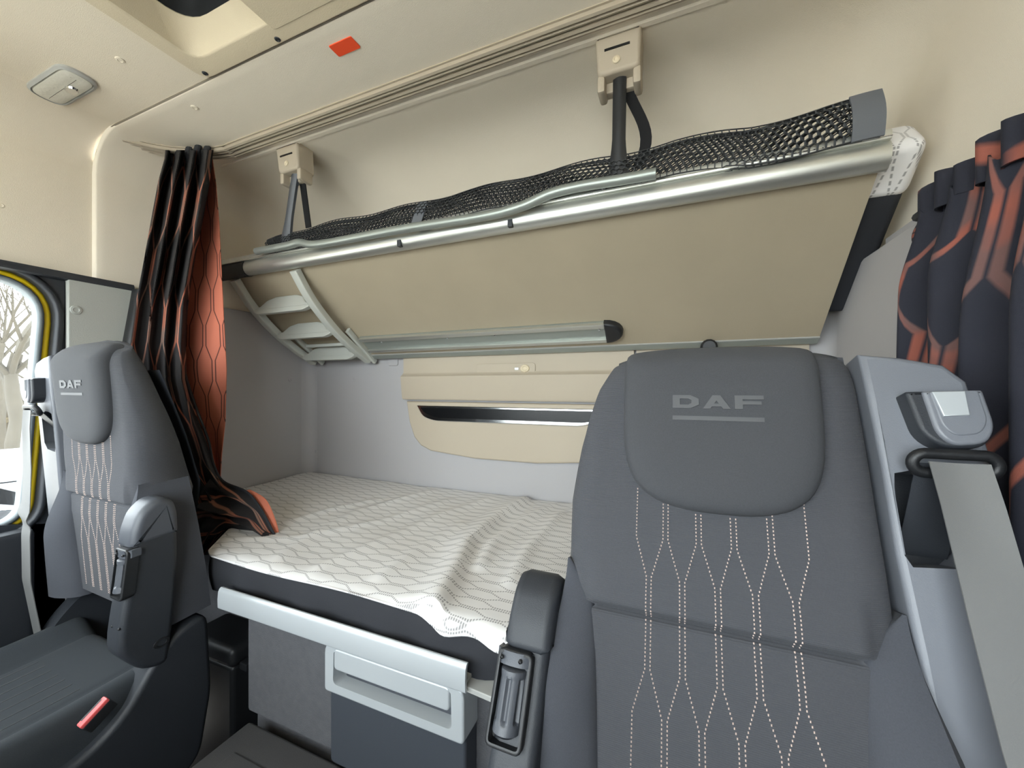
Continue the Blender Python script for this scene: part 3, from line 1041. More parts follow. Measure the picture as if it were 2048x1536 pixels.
# ------------------------------------------------------------------ folding ladder under the bunk
lad = thing('bunk_ladder', (-1.43, 1.2, 1.41), 'light grey folding ladder clipped under the raised bunk', 'ladder')
def railpath(x):
    return curve([(x, 1.000, 1.722), (x, 1.066, 1.632), (x, 1.168, 1.538), (x, 1.27, 1.470), (x, 1.366, 1.419)], 6)
for x in (-1.60, -1.267):
    mb = MB()
    prof = rpoly([(-.013, -.014), (.013, -.014), (.013, .014), (-.013, .014)], .006, 3)
    P = railpath(x)
    rsn = []
    for i, p in enumerate(P):
        t = (P[min(i + 1, len(P) - 1)] - P[max(i - 1, 0)]).normalized()
        nn = Vector((1, 0, 0)).cross(t).normalized()
        rsn.append([p + Vector((1, 0, 0)) * a * 1.35 + nn * b for a, b in prof])
    mb.rings(rsn)
    obj('ladder_rail', mb, M['ladder'], lad)
def tread(yc, zc, dep, x0=-1.590, x1=-1.278):
    mb = MB()
    o = [(x0, 0), (x0 + .03, -.012), (x1 - .03, -.012), (x1, 0), (x1, .016), (x1 - .03, .022), (x1 - .055, dep * .8), (x1 - .10, dep), (x0 + .10, dep), (x0 + .055, dep * .8), (x0 + .03, .022), (x0, .016)]
    o = rpoly(o, .008, 3)
    mb.prism(o, .012, -.012, lambda p, q, h: Vector((p, yc + h + q * .45, zc + q)), .005)
    return obj('tread', mb, M['ladder'], lad)
tread(1.075, 1.605, .060)
tread(1.175, 1.515, .058)
tread(1.300, 1.432, .054)
# second, folded section tucked behind the first
for x in (-1.565, -1.245):
    mb = MB()
    P = curve([(x, 1.225, 1.535), (x, 1.275, 1.497), (x, 1.330, 1.457), (x, 1.385, 1.414)], 5)
    rsn = []
    for i, p in enumerate(P):
        t = (P[min(i + 1, len(P) - 1)] - P[max(i - 1, 0)]).normalized()
        nn = Vector((1, 0, 0)).cross(t).normalized()
        rsn.append([p + Vector((1, 0, 0)) * a * .6 + nn * b * .8 for a, b in prof])
    mb.rings(rsn)
    obj('folded_rail', mb, M['ladder'], lad)
mb = MB()
mb.box(-1.54, -1.28, 1.268, 1.290, 1.478, 1.492, .004)
obj('folded_tread', mb, M['ladder'], lad)

# ------------------------------------------------------------------ curtains
def cloth(rows, yb, folds, amp, nu, nv, squash=1.0, ph=0.0):
    """rows: (py, x-left px, x-right px, depth Y); hanging cloth with folds"""
    L = [(r[0], r[1]) for r in rows]; R_ = [(r[0], r[2]) for r in rows]; D = [(r[0], r[3]) for r in rows]
    y0, y1 = rows[0][0], rows[-1][0]
    def f(u, v):
        py = lerp(y0, y1, v)
        a = 2 * PI * folds * u + ph + .25 * math.sin(v * 4 + u * 3)
        px = lerp(interp(L, py), interp(R_, py), u + .018 * math.sin(a + 1.2))
        p = at(px, py, Y=interp(D, py) - .035 * (1 - u) * (amp > .02) - amp * math.sin(a) * (.7 + .3 * math.sin(v * 7)))
        if p.x < -1.640:
            p = at(px, py, X=-1.640 + .014 * math.sin(a))
        return p
    return f
lc_ = thing('bed_curtain', (-1.42, .78, .85), 'black bed curtain with orange line print and orange lining bunched by left seat', 'curtain')
rows = [(300, 329, 427, .79), (318, 327, 424, .79), (360, 315, 420, .79), (430, 302, 408, .79), (520, 286, 390, .79), (600, 271, 377, .79), (690, 258, 372, .79), (760, 262, 374, .79),
        (820, 275, 390, .79), (880, 295, 412, .79), (930, 315, 426, .79), (965, 330, 445, .80), (1000, 345, 470, .81), (1040, 352, 478, .81), (1075, 360, 448, .80), (1110, 365, 415, .795)]
f = cloth(rows, .79, 3.6, .024, 96, 90, ph=.6)
mb = MB()
mb.sheet(f, 96, 90, (0, .002, 0), lambda u, v: (u * .42, -v * 1.25))
obj('front_cloth', mb, M['curtain'], lc_, sharp=80)
rows2 = [(318, 405, 424, .835), (370, 395, 431, .835), (450, 385, 437, .84), (600, 372, 444, .84), (738, 366, 451, .84), (840, 385, 449, .84), (914, 415, 442, .84), (960, 432, 440, .84)]
f2 = cloth(rows2, .84, .75, .012, 24, 40, ph=2.2)
mb = MB()
mb.sheet(f2, 28, 60, (0, .002, 0), lambda u, v: (u * .17, -v * 1.0))
obj('lining_cloth', mb, M['lining'], lc_, sharp=80)
# gathered heading with hooks of cloth
for i in range(5):
    u = (i + .5) / 5
    p = at(lerp(334, 424, u), 300 - (4 if i == 3 else 0), Y=.775 + .03 * u)
    mb = MB()
    mb.tube([p + Vector((0, .004, -.055)), p + Vector((0, -.006, -.02)), p + Vector((0, 0, .006)), p + Vector((0, .006, .012))], [.011, .014, .013, .007], 10, flat=.7)
    obj('heading_pleat', mb, M['bedside'], lc_)
# piped edge between cloth and lining
edge = [(376, 600), (366, 660), (369, 738), (392, 814), (416, 878), (427, 928), (446, 962), (492, 983), (521, 1017), (549, 1070)]
mb = MB()
mb.tube(curve([at(px, py, Y=.80 if i < 7 else .79) for i, (px, py) in enumerate(edge)], 6), .0035, 6)
obj('edge_piping', mb, M['bedside'], lc_)
# the corner that spills over the mattress
def flap(u, v):
    top = curve([at(px, py, Y=.80) for px, py in ((425, 945), (446, 963), (492, 983), (521, 1017), (550, 1071))], 8)
    bot = curve([at(px, py, Y=.775) for px, py in ((395, 1082), (425, 1075), (452, 1058), (490, 1060), (541, 1066))], 8)
    i = u * (len(top) - 1)
    k = min(int(i), len(top) - 2)
    a = top[k].lerp(top[k + 1], i - k)
    b = bot[k].lerp(bot[k + 1], i - k)
    p = a.lerp(b, v)
    w = math.sin(v * 19 + u * 6 + 1.5 * math.sin(u * 9)) * .014 * math.sin(PI * v) * (1 - .4 * u)
    return p + Vector((0, w - .02 * math.sin(PI * v), .012 * math.sin(v * 15 - u * 5) * math.sin(PI * v) * (1 - u)))
mb = MB()
mb.sheet(flap, 60, 48, (0, .002, -.001), lambda u, v: (.18 + .35 * v, .25 * u))
obj('draped_corner', mb, M['curtain'], lc_, sharp=80)
ha = curve([at(px, py, Y=.80) for px, py in ((490, 982), (521, 1015), (540, 1048), (552, 1072))], 6)
hb_ = curve([at(px, py, Y=.806) for px, py in ((498, 980), (530, 1000), (549, 1040), (557, 1070))], 6)
mb = MB()
mb.sheet(lambda u, v: ha[round(u * 18)].lerp(hb_[round(u * 18)], v), 18, 3, (0, .003, .001))
obj('orange_hem', mb, M['lining_p'], lc_)

rc = thing('side_curtain', (.40, .78, .4), 'dark curtain with broad orange stripes hanging along the right cab wall', 'curtain')
def rcl(y0, y1, zt0, zt1, zb, xb, folds, amp, ph):
    def f(u, v):
        a = 2 * PI * folds * u + ph + .6 * math.sin(v * 4)
        y = lerp(y0, y1, u) + .03 * (v - .0) * math.sin(a * .5)
        x = xb - amp * (.55 + .45 * math.sin(a)) * (.55 + .45 * sstep(0, .2, v))
        z = lerp(lerp(zt0, zt1, u) + .008 * math.sin(a * 2), lerp(zb, .90, sstep(.74, .78, lerp(y0, y1, u))), v)
        return Vector((x, y, z))
    return f
f = rcl(.90, -.42, 1.600, 1.64, .45, .418, 16.5, .055, .4)
mb = MB()
mb.sheet(f, 300, 50, (.003, 0, 0), lambda u, v: (u * 2.25 + .12 * v, -v * 1.1 + .10 * math.sin(u * 9)))
obj('hanging_cloth', mb, M['curtain_r'], rc, sharp=80)
# crumpled inner edge in short pleats
def crump(u, v):
    y = lerp(.925, .865, u) + .03 * v
    a = v * 46 + math.sin(v * 9)
    return Vector((.412 - .022 * math.sin(PI * u) - .005 * math.sin(a), y + .006 * math.sin(a * .7), lerp(1.585, .90, v)))
mb = MB()
mb.sheet(crump, 12, 140, (.004, 0, 0), lambda u, v: (v * 1.3, u * .4))
obj('crumpled_edge', mb, M['curtain_r'], rc, sharp=80)
# ruffled heading tape
def head(u, v):
    y = lerp(.905, -.42, u)
    a = u * 177
    return Vector((.405 - .016 * math.sin(a) - .004 * u, y + .005 * math.cos(a), lerp(1.575, 1.64, sstep(0, .4, u)) + v * (.055 + .010 * math.sin(u * 60)) + .012 * math.sin(u * 31)))
mb = MB()
mb.sheet(head, 340, 4, (.004, 0, 0), lambda u, v: (u * .6, v * .05 + .4))
obj('heading_tape', mb, M['curtain_r'], rc, sharp=80)
mb = MB()
mb.tube([(.425, .98, 1.622), (.425, -.42, 1.66)], .008, 8)
obj('curtain_rod', mb, M['dark'], rc)
# ------------------------------------------------------------------ seats
def seat(X0, Y0, Z0, rcl_, m, yaw, label, lab_belt):
    cr, sr_ = math.cos(rcl_), math.sin(rcl_)
    cyw, syw = math.cos(yaw), math.sin(yaw)
    def loc(x, y, z):
        return Vector((X0 + x * cyw - y * syw, Y0 + x * syw + y * cyw, Z0 + z))
    def B(s, n, t):                                  # back frame: s outboard, n to the front, t up the back
        return loc(s * m, t * sr_ - n * cr, t * cr + n * sr_)
    def Bm(p, q, h):
        return B(p, h, q)
    root = thing('cab_seat', (X0, Y0 - .2, 0), label, 'seat', 'cab seats')
    SL = [(-.08, -.205), (.246, -.195), (.318, -.198), (.437, -.186), (.50, -.176), (.54, -.160), (.57, -.135)]
    SR = [(-.08, .205), (.20, .190), (.389, .187), (.50, .183), (.57, .178)]
    TOP = [(-.18, .500), (-.165, .525), (-.14, .548), (-.09, .564), (-.03, .571), (.10, .566), (.18, .552)]
    TH = [(-.08, .085), (.08, .098), (.20, .128), (.38, .095), (.57, .055)]
    def nf(s, t):
        a, b = interp(SL, t), interp(SR, t)
        e = max(0, min(s - a, b - s))
        n_ = 0.0
        if e < .04:
            n_ -= .030 * (1 - math.sqrt(max(0, 1 - (1 - e / .04) ** 2)))
        d = interp(TOP, s) - t
        if d < .05:
            n_ -= .028 * (1 - math.sqrt(max(0, 1 - (1 - max(0, d) / .05) ** 2)))
        ins = sstep(.162, .150, abs(s))
        n_ -= .009 * gauss(t - .1815, .0045) * ins
        n_ += .008 * sstep(.181, .187, t) * sstep(.27, .19, t) * ins
        n_ += .004 * sstep(.176, .13, t) * ins
        n_ += .004 * gauss(t - .27, .07)
        return n_
    rows = []
    NR, NF, NB = 190, 60, 10
    for j in range(NR + 1):
        v = j / NR
        ring = []
        tb = lerp(-.08, .57, v)
        a, b = interp(SL, tb), interp(SR, tb)
        fs = []
        for i in range(NF + 1):
            s = lerp(a, b, i / NF)
            t = tb - (.57 - interp(TOP, s)) * sstep(.60, 1, v)
            fs.append((s, nf(s, t), t))
        ring += [B(*p) for p in fs]
        for i in range(NB + 1):
            w = i / NB
            s = lerp(b, a, w)
            t = tb - (.57 - interp(TOP, s)) * sstep(.60, 1, v)
            th = interp(TH, t)
            c = abs(2 * w - 1)
            ring.append(B(s, -th + .02 * max(0, c - .7) / .3, t))
        rows.append(ring)
    top = rows[-1]
    cen = [B(lerp(interp(SL, .57), interp(SR, .57), i / NF), -.042, interp(TOP, lerp(interp(SL, .57), interp(SR, .57), i / NF)) + .006) for i in range(NF + 1)]
    cb = [B(lerp(interp(SR, .57), interp(SL, .57), i / NB), -.042, interp(TOP, lerp(interp(SR, .57), interp(SL, .57), i / NB)) + .006) for i in range(NB + 1)]
    cenr = cen + cb
    rows.append([p.lerp(q, .45) + (B(0, 0, .004) - B(0, 0, 0)) for p, q in zip(top, cenr)])
    rows.append(cenr)
    mb = MB()
    mb.rings(rows, True, False)
    back = obj('backrest', mb, M['fabric'], root, sharp=80)
    # side bolsters of the lower back
    SI = [(-.10, .126), (0, .131), (.128, .141), (.184, .152), (.215, .172), (.236, .190)]
    SO = [(-.10, .246), (0, .238), (.109, .222), (.18, .207), (.236, .194)]
    for sg in (-1, 1):
        rg = []
        for j in range(31):
            t = lerp(-.10, .236, j / 30)
            a, b = interp(SI, t), interp(SO, t)
            h = .004 + .044 * sstep(.245, .06, t)
            base = -.006
            ring = []
            for k in range(15):
                u = k / 14
                dome = math.sin(PI * min(1, u * .62 + .0)) ** .55 if u > 0 else 0
                n_ = base + h * dome - .035 * max(0, u - .8) / .2
                ring.append(B(sg * lerp(a, b, u), n_, t))
            ring.append(B(sg * b, -.10, t))
            ring.append(B(sg * a, -.06, t))
            rg.append(ring)
        mb = MB(); mb.rings(rg)
        obj('side_bolster', mb, M['fabric_b'], root, sharp=60)
    # headrest pad with the raised logo
    half = [(.0, .322), (.040, .3235), (.078, .333), (.104, .352), (.118, .379), (.125, .415), (.1275, .484), (.127, .540), (.122, .562), (.09, .569), (.04, .572)]
    c = .008
    pts = [(c + p, q) for p, q in half] + [(c - p, q) for p, q in reversed(half[1:])]
    pts = [tuple(p) for p in curve(pts + [pts[0]], 3)][:-1]
    lv = [(0, -.030), (0, .004), (.002, .011), (.006, .0165), (.013, .0205), (.025, .0235), (.042, .0250), (.085, .0250)]
    rg = []
    for ins, h in lv:
        k_ = 1 - ins / .127
        rg.append([B(c + (p - c) * k_, h - (.024 * sstep(.525, .575, .45 + (q - .45) * k_) if h > -.02 else 0), .45 + (q - .45) * k_) for p, q in pts])
    mb = MB(); mb.rings(rg)
    pad = obj('headrest_pad', mb, M['pad'], root, sharp=80)
    def letter(polys, s0, w, t0=.4625, hh=.0195):
        mb = MB()
        for pl in polys:
            q = [((s0 + x * w) * m, t0 + y * hh) for x, y in pl]
            mb.prism(q, .0235, .0263, Bm)
        return mb
    ring8 = lambda o, i: [[o[k], o[(k + 1) % len(o)], i[(k + 1) % len(i)], i[k]] for k in range(len(o))]
    D_ = ring8([(0, 0), (.68, 0), (1, .28), (1, .72), (.68, 1), (0, 1)], [(.28, .27), (.6, .27), (.72, .4), (.72, .6), (.6, .73), (.28, .73)])
    A2 = [[(0, 0), (.27, 0), (.50, .62), (.50, 1), (.36, 1)], [(1, 0), (.64, 1), (.50, 1), (.50, .62), (.73, 0)], [(.32, .16), (.68, .16), (.60, .38), (.40, .38)]]
    F_ = [[(0, 0), (.28, 0), (.28, 1), (0, 1)], [(.28, .72), (1, .72), (1, 1), (.28, 1)], [(.28, .34), (.92, .34), (.92, .58), (.28, .58)]]
    cl = .008 * m                                       # text reads the same way on both seats
    for k, pl in enumerate((D_, A2, F_)):
        obj('logo_letter', letter(pl, cl - .0565 + k * .0395, .0345), M['logo'], pad)
    mb = MB(); mb.prism([((cl + x) * m, y) for x, y in ((-.0565, .4455), (.0565, .4455), (.0565, .4515), (-.0565, .4515))], .0235, .0258, Bm)
    obj('logo_bar', mb, M['logo'], pad)
    # double rows of contrast stitching that part and meet
    mb = MB()
    def ft(t):
        if t > .28: return 1.0
        if t > .23: return (t - .23) / .05
        if t > .12: return 0.0
        if t > .07: return (.12 - t) / .05
        return 1.0
    step = .0046
    cols_ = [-.099 + .0416 * k for k in range(6)]
    for K in range(6):
        for sg in (-1, 1):
            if (K == 0 and sg < 0) or (K == 5 and sg > 0):
                continue
            t = .350
            while t > -.06:
                fv = ft(t)
                s = cols_[K] + sg * (.0032 * fv + (1 - fv) * (.0208 - .0032))
                ok = True
                for (a1, b1), (a2, b2) in zip(pts, pts[1:] + pts[:1]):
                    pass
                tb = interp(sorted((abs(p), q) for p, q in half[:6]), abs(s - c))
                if t < tb - .002:
                    o_ = B(s, nf(s, t) + .0006, t)
                    ax, at_, an = B(1, 0, 0) - B(0, 0, 0), B(0, 0, 1) - B(0, 0, 0), B(0, 1, 0) - B(0, 0, 0)
                    r1, r2, r3 = .00095, .0013, .0008
                    mb.add([o_ - ax * r1 - at_ * r2 - an * .001, o_ + ax * r1 - at_ * r2 - an * .001, o_ + ax * r1 + at_ * r2 - an * .001, o_ - ax * r1 + at_ * r2 - an * .001, o_ + an * r3 - at_ * r2 * .5, o_ + an * r3 + at_ * r2 * .5],
                           [(0, 1, 4), (1, 2, 5, 4), (2, 3, 5), (3, 0, 4, 5)])
                t -= step
    obj('stitching', mb, M['thread'], back, kind='stuff')
    # outboard plastic shell with the belt outlet
    so_ = [(.180, .547), (.222, .541), (.262, .530), (.280, .508), (.286, .43), (.292, .30), (.298, .04), (.202, .04), (.196, .20), (.190, .30), (.188, .40), (.184, .48)]
    si_ = [(.198, .392), (.215, .397), (.235, .398), (.252, .392), (.262, .375), (.262, .345), (.262, .31), (.247, .293), (.202, .288), (.196, .30), (.195, .33), (.196, .375)]
    mb = MB(); mb.prism(so_, -.095, .006, Bm, .007, hole=si_)
    sh = obj('side_shell', mb, M['shell'], root, sharp=40)
    mb = MB(); mb.prism(inset(si_, -.006), -.060, -.045, Bm)
    obj('belt_recess', mb, M['dark'], sh)
    ho = rpoly([(.210, .488), (.276, .490), (.281, .445), (.272, .424), (.238, .420), (.219, .435)], [.004, .004, .012, .012, .014, .012], 4)
    mb = MB(); mb.prism(ho, .0, .030, Bm, .005)
    ou = obj('belt_outlet', mb, M['dark'], root)
    mb = MB(); mb.prism(rpoly([(.224, .487), (.276, .489), (.280, .446), (.271, .427), (.242, .423), (.230, .437)], [.003, .003, .011, .012, .014, .012], 4), .025, .034, Bm, .004)
    obj('outlet_rim', mb, M['shell'], ou)
    mb = MB(); mb.prism(rpoly([(.229, .486), (.271, .488), (.274, .452), (.266, .437), (.244, .434), (.235, .445)], [.003, .003, .010, .010, .012, .010], 4), .030, .0355, Bm, .002)
    obj('outlet_button', mb, M['shell'], ou)
    mb = MB(); mb.prism([(.231, .485), (.259, .486), (.259, .458), (.237, .456)], .034, .0375, Bm, .001)
    obj('outlet_window', mb, M['silver'], ou)
    # guide loop
    gc = (.243, .4035)
    loop = [B(gc[0] + (.024 * (1 if math.cos(a) > 0 else -1) if abs(math.cos(a)) > 1e-6 else 0) + .0115 * math.cos(a), .026 + .004 * math.sin(a), gc[1] + .0105 * math.sin(a)) for a in [2 * PI * (k + .5) / 24 for k in range(24)]]
    mb = MB(); mb.tube(loop + [loop[0], loop[1]], .0062, 8, caps=False)
    obj('belt_guide', mb, M['black'], root, sharp=80)
    # belt: from the guide down to the floor anchor
    def belt(u, v):
        t = lerp(.404, -.36, v)
        w = .050 + .004 * sstep(.3, .1, t)
        cxs = interp([(-.36, .262), (.11, .252), (.30, .246), (.404, .243)], t)
        n_ = interp([(-.36, .05), (-.05, .068), (.12, .058), (.25, .046), (.36, .041), (.404, .036)], t)
        n_ += -.004 * math.cos((u - .5) * PI) * (1 - sstep(.05, .2, v)) + .007 * gauss(v - .365 + .03 * (u - .5), .02) - .003 * gauss(v - .40, .02)
        return B(cxs + (u - .5) * w, n_, t)
    mb = MB(); mb.sheet(belt, 8, 80, B(0, -.0016, 0) - B(0, 0, 0))
    obj('seat_belt', mb, M['belt'], root, sharp=60)
    mb = MB(); mb.sheet(lambda u, v: B(.236 + (u - .5) * .046 - .006 * v, lerp(.022, -.040, v), lerp(.404, .300, v)), 3, 6, B(0, -.0016, 0) - B(0, 0, 0))
    obj('inner_webbing', mb, M['dark'], root)
    # rear shell
    mb = MB()
    mb.grid(lambda u, v: B(lerp(interp(SL, lerp(-.08, .5, v)) + .01, interp(SR, lerp(-.08, .5, v)) - .01, u), -interp(TH, lerp(-.08, .5, v)) - .004 - .012 * math.sin(PI * u), lerp(-.08, .5, v)), 10, 14)
    obj('rear_shell', mb, M['dark'], root)
    # folded-up armrest on the inboard side
    ao = [(-.020, .205), (-.036, .190), (-.041, .160), (-.037, .067), (-.022, -.05), (-.007, -.135), (.006, -.172), (.044, -.160), (.072, -.120), (.083, -.084), (.070, -.006), (.056, .048), (.047, .105), (.040, .150), (.026, .185), (.004, .206)]
    ao = [tuple(p) for p in curve(ao + [ao[0]], 3)][:-1]
    s0, s1 = -.200, -.262
    ml = lambda p, q, h: B(h, p, q)
    mb = MB()
    rg = []
    for ins, h in ((.012, s0), (.004, s0 - .003), (0, s0 - .012), (0, s1 + .014), (.004, s1 + .004), (.014, s1)):
        rg.append([ml(p, q, h) for p, q in inset(ao, ins)])
    mb.rings(rg)
    arm = obj('armrest', mb, M['dark'], root, sharp=60)
    ac = [(-.022, .209), (-.039, .193), (-.044, .162), (-.042, .115), (.050, .115), (.043, .152), (.029, .188), (.004, .210)]
    ac = rpoly(ac, .012, 3)
    rg = []
    for ins, h in ((.014, s0 + .003), (.005, s0), (0, s0 - .010), (0, s1 + .012), (.005, s1 + .001), (.016, s1 - .003)):
        rg.append([ml(p, q, h) for p, q in inset(ac, ins)])
    mb = MB(); mb.rings(rg)
    obj('armrest_pad', mb, M['mid'] if m < 0 else M['dark'], arm, sharp=60)
    # adjuster: collar, fluted grip in a recess frame
    def fr(s, t, n_):                                    # on the front face of the armrest
        base = interp([(-.09, .083), (-.006, .070), (.048, .056), (.105, .047)], t)
        return B(s, base + n_, t)
    sc_ = -.243
    fo_ = rpoly([(-.266, .014), (-.216, .014), (-.216, .118), (-.266, .118)], .010, 4)
    mb = MB(); mb.prism(fo_, -.012, .010, lambda p, q, h: fr(p, q, h), .003, hole=inset(fo_, .005))
    obj('adjuster_frame', mb, M['black'], arm)
    mb = MB(); mb.prism(inset(fo_, .004), -.012, -.004, lambda p, q, h: fr(p, q, h))
    obj('adjuster_recess', mb, M['black'], arm)
    rg = []
    for t, k in ((.026, .7), (.030, 1), (.037, 1.0), (.0405, .99), (.043, .97), (.085, .95), (.0875, .97), (.091, 1.0), (.095, 1), (.098, .7)):
        ring = []
        for i in range(72):
            a = 2 * PI * i / 72
            fl = 1 - (.26 * max(0, math.cos((a - PI / 2) * 6 + PI / 2 * 0)) ** .7 if .0410 < t < .0865 else 0)
            rr = .0175 * k * fl
            ring.append(fr(sc_, t, 0) + (B(1, 0, 0) - B(0, 0, 0)) * rr * math.cos(a) + (B(0, 1, 0) - B(0, 0, 0)) * (rr * math.sin(a) - .002))
        rg.append(ring)
    mb = MB(); mb.rings(rg)
    obj('adjuster_grip', mb, M['mid'], arm, sharp=50)
    mb = MB()
    mb.sheet(lambda u, v: fr(lerp(-.268, -.218, u), lerp(.100, .116, v), .012 - .010 * abs(2 * u - 1) ** 3), 8, 2, B(0, -.016, 0) - B(0, 0, 0))
    cl_ = obj('adjuster_collar', mb, M['mid'], arm)
    for s, t in ((-.258, .108), (-.232, .108), (-.255, -.045), (-.228, -.045)):
        p = fr(s, t, .0125 if t > 0 else .0)
        plug(arm, p, B(0, 1, 0) - B(0, 0, 0), .0028, M['black'], 'screw_hole')
    mb = MB()
    mb.rings([[ml(.012 + math.cos(a) * r, -.118 + math.sin(a) * r * .7, h) for a in [2 * PI * k / 14 for k in range(14)]] for r, h in ((.016, s1 + .001), (.015, s1 - .0015), (.010, s1 - .002), (.009, s1 + .0005))])
    obj('pivot_cap', mb, M['black'], arm)
    # cushion, base, buckle (not reclined)
    def cu(u, v):
        x = (u - .5) * .47
        y = lerp(.045, -.47, v)
        e = min(u, 1 - u) * .47
        f_ = min(v, 1 - v) * .515
        z = -.205 - .015 * math.sin(PI * v) + .030 * sstep(.10, .03, e) + .02 * sstep(.75, 1, v)
        if e < .03: z -= .045 * (1 - math.sqrt(max(0, 1 - (1 - e / .03) ** 2)))
        if f_ < .04: z -= .06 * (1 - math.sqrt(max(0, 1 - (1 - f_ / .04) ** 2)))
        z -= .006 * gauss(abs(x) - .135, .006)
        return (x, y, z)
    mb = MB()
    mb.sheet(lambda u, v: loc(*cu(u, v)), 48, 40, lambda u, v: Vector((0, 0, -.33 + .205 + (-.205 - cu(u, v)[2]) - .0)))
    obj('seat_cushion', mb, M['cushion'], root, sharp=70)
    mb = MB()
    for k in range(7):
        x = (k - 3) * .036
        P_ = []
        for j in range(14):
            v = .25 + j * .05
            a = cu(x / .47 + .5, min(v, .93))
            P_.append(loc(a[0], a[1], a[2] + .0004))
        mb.tube(P_, .0011, 5)
    obj('cushion_piping', mb, M['logo'], root)
    shd = [(.095, -.10), (.105, -.30), (.08, -.45), (-.10, -.54), (-.46, -.54), (-.47, -.33), (-.12, -.275), (-.06, -.235), (-.02, -.165), (.03, -.115)]
    shd = rpoly(shd, .03, 4)
    for sg in (-1, 1):
        mb = MB()
        mb.prism(shd, sg * .20, sg * .258, lambda p, q, h: loc(h, p, q), .012)
        obj('side_shield', mb, M['dark'], root)
    mb = MB()
    mb.box(-.20, .20, -.44, .06, -.60, -.34, .03, 3, M=lambda c_: loc(c_.x, c_.y, c_.z))
    mb.box(-.17, .17, -.38, .0, -Z0, -.58, .02, 2, M=lambda c_: loc(c_.x, c_.y, c_.z))
    obj('seat_base', mb, M['black'], root)
    # belt buckle on the inboard side
    bxs = -m * .272
    def bk_(p):
        a = .62
        p = p * .56
        y = p.y * math.cos(a) - p.z * math.sin(a)
        z = p.y * math.sin(a) + p.z * math.cos(a)
        return loc(bxs + p.x, -.118 + y, -.186 + z)
    mb = MB(); mb.box(-.017, .017, -.045, .045, -.045, -.004, .006, 2, M=bk_)
    bu = obj('belt_buckle', mb, M['black'], root)
    mb = MB(); mb.box(-.015, .015, -.044, .044, -.008, .008, .005, 2, M=bk_)
    obj('release_button', mb, M['red'], bu, label='red release button')
    mb = MB(); mb.box(-.012, -.004, -.030, .034, .0075, .0086, M=bk_)
    obj('buckle_slot', mb, M['black'], bu)
    return root

seat(.046, .500, .820, math.radians(17.1), 1, 0, 'dark grey cab seat filling the right foreground, with light grey belt', '')
seat(-1.338, .520, .838, -.075, -1, -.02, 'dark grey cab seat by the left window with red buckle', '')

# ------------------------------------------------------------------ outside the left window
mb = MB(); mb.box(-60, 40, -40, 60, -1.4, -1.25)
obj('ground', mb, M['ground'], kind='structure', label='gravel yard outside')
def branch(mb, p, d, L, r, depth, rnd):
    n_ = 4
    P_, R_ = [p], [r]
    q = Vector(p); dd = Vector(d).normalized()
    for k in range(n_):
        dd = (dd + Vector((rnd.uniform(-.16, .16), rnd.uniform(-.16, .16), rnd.uniform(-.05, .14)))).normalized()
        q = q + dd * L / n_
        P_.append(q.copy()); R_.append(r * (1 - .5 * (k + 1) / n_))
    mb.tube(P_, R_, 7 if depth > 2 else 5)
    if depth == 0:
        return
    for k in range(3 if depth > 1 else 4):
        i = rnd.choice((2, 3, 4))
        nd = (dd + Vector((rnd.uniform(-.8, .8), rnd.uniform(-.8, .8), rnd.uniform(-.1, .6)))).normalized()
        branch(mb, P_[i], nd, L * rnd.uniform(.55, .75), R_[i] * .62, depth - 1, rnd)
def tree(loc_, h, r, seed, label):
    t = thing('bare_tree', loc_, label, 'tree', 'bare trees outside the window')
    rnd = random.Random(seed)
    mb = MB()
    base = Vector(loc_)
    P_ = [base + Vector((.08 * math.sin(k), .05 * math.cos(k * 2), h * k / 6)) for k in range(7)]
    mb.tube(P_, [r * (1.25 - .09 * k) for k in range(7)], 12)
    obj('trunk', mb, M['bark'], t)
    mb = MB()
    for k in range(7):
        a = 2 * PI * k / 7 + rnd.uniform(-.3, .3)
        branch(mb, P_[rnd.choice((4, 5, 6, 6))], (math.cos(a) * .7, math.sin(a) * .7, rnd.uniform(.5, 1.3)), h * .62, r * .45, 3, rnd)
    obj('branches', mb, M['bark'], t)
def ray_at(px, D):
    q = at(px, 774, X=-1.0)
    k = D / math.hypot(q.x, q.y)
    return q.x * k, q.y * k
for px, D, h, r, sd, lb in ((30, 16, 3.4, .15, 3, 'thick bare tree in the middle of the left window view'), (2, 24, 4.2, .12, 5, 'thinner bare tree at the left edge of the window view'), (62, 34, 4.2, .12, 9, 'slender bare tree next to the window frame, farthest away')):
    x, y = ray_at(px, D)
    tree((x, y, -1.25), h, r, sd, lb)
x, y = ray_at(25, 26)
hd = thing('hedge', (x, y, -1.25), 'brownish hedge behind the bare trees outside the window', 'hedge')
hx, hy = Vector((x, y, 0)).normalized(), Vector((-y, x, 0)).normalized()
mb = MB()
rnd = random.Random(2)
def hed(u, v):
    a = PI * v
    r_ = 1.0 + .12 * math.sin(u * 90 + v * 5) + .10 * math.sin(u * 41 + v * 17)
    return Vector((x, y, -1.25)) + hy * (u - .5) * 26 + hx * math.cos(a) * 1.2 * r_ + Vector((0, 0, 1)) * math.sin(a) * (2.5 + .4 * math.sin(u * 23)) * r_
mb.grid(hed, 120, 14)
obj('hedge_body', mb, M['hedge'], hd, sharp=80)
mb = MB()
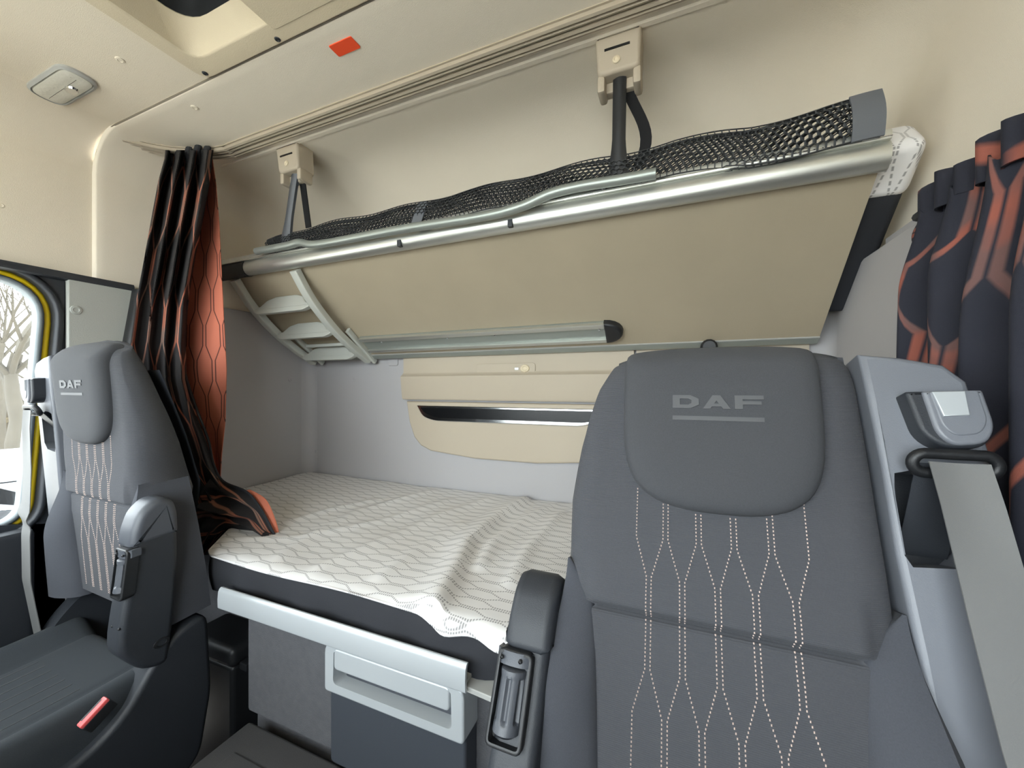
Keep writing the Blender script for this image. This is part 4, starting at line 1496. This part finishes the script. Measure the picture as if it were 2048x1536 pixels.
for k in range(2600):
    u, v = rnd.random(), rnd.uniform(.02, .98)
    c_ = hed(u, v) + Vector((rnd.uniform(-.2, .2), rnd.uniform(-.2, .2), rnd.uniform(-.1, .3)))
    a, b = Vector((rnd.uniform(-1, 1), rnd.uniform(-1, 1), rnd.uniform(-1, 1))).normalized() * .16, Vector((rnd.uniform(-1, 1), rnd.uniform(-1, 1), rnd.uniform(-1, 1))).normalized() * .10
    mb.add([c_ - a, c_ + b, c_ + a, c_ - b], [(0, 1, 2, 3)])
obj('hedge_leaves', mb, M['leaf'], hd, kind='stuff')

# parked off-road car with a spare wheel, seen from behind
cxp, cyp = ray_at(-6, 6.2)
car = thing('parked_car', (cxp, cyp, -1.25), 'white off-road car with rear spare wheel parked outside the left window', 'car')
cd = Vector((cxp, cyp, 0)).normalized()            # away from the cab
cs = Vector((cd.y, -cd.x, 0))                      # to the right as seen from the cab
def K(a, b, z):
    return Vector((cxp, cyp, -1.25 + z)) + cs * a + cd * b
def cbox(name, a0, a1, b0, b1, z0, z1, m_, bev=.04, par=car):
    mb = MB(); mb.box(a0, a1, b0, b1, z0, z1, bev, 3, M=lambda c_: K(c_.x, c_.y, c_.z)); return obj(name, mb, M[m_], par)
body = cbox('body', -.86, .86, 0, 3.9, .42, 1.10, 'carw', .07)
mb = MB()
gh = [(-.02, 1.08), (.08, 1.74), (2.0, 1.76), (2.55, 1.10)]
mb.prism(rpoly(gh, .06), -.78, .78, lambda p, q, h: K(h, p, q), .05)
cab_ = obj('cabin', mb, M['carw'], car)
mb = MB()
mb.prism(rpoly([(-.62, 1.20), (.62, 1.20), (.58, 1.62), (-.58, 1.62)], .05), .06, .00, lambda p, q, h: K(p, h - (0 if q < 1.4 else -.06), q))
obj('rear_window', mb, M['gloss'], cab_)
cbox('bumper', -.86, .86, -.14, .06, .40, .60, 'mid', .04)
for a in (-.78, .78):
    cbox('tail_lamp', a - .07, a + .07, -.04, .02, .72, .98, 'tail', .015)
    for b in (.55, 3.1):
        mb = MB()
        mb.rings([[K(a + s_, b + math.cos(t) * r, .37 + math.sin(t) * r) for t in [2 * PI * k / 24 for k in range(24)]] for s_, r in ((-.12, .30), (-.11, .36), (.09, .36), (.12, .30), (.10, .2))])
        obj('wheel', mb, M['tyre'], car)
mb = MB()
mb.rings([[K(math.cos(t) * r, s_, 1.02 + math.sin(t) * r) for t in [2 * PI * k / 28 for k in range(28)]] for s_, r in ((.02, .30), (-.02, .36), (-.18, .36), (-.22, .31), (-.21, .22))])
sw = obj('spare_wheel', mb, M['tyre'], car)
mb = MB()
mb.tube([K(math.cos(t) * .365, -.12, 1.02 + math.sin(t) * .365) for t in [2 * PI * k / 28 for k in range(29)]], .022, 6, caps=False)
obj('chrome_ring', mb, M['chrome'], sw)
mb = MB()
mb.rings([[K(math.cos(t) * r, s_, 1.02 + math.sin(t) * r) for t in [2 * PI * k / 20 for k in range(20)]] for s_, r in ((-.20, .22), (-.23, .16), (-.22, .05))])
obj('wheel_disc', mb, M['silver'], sw)
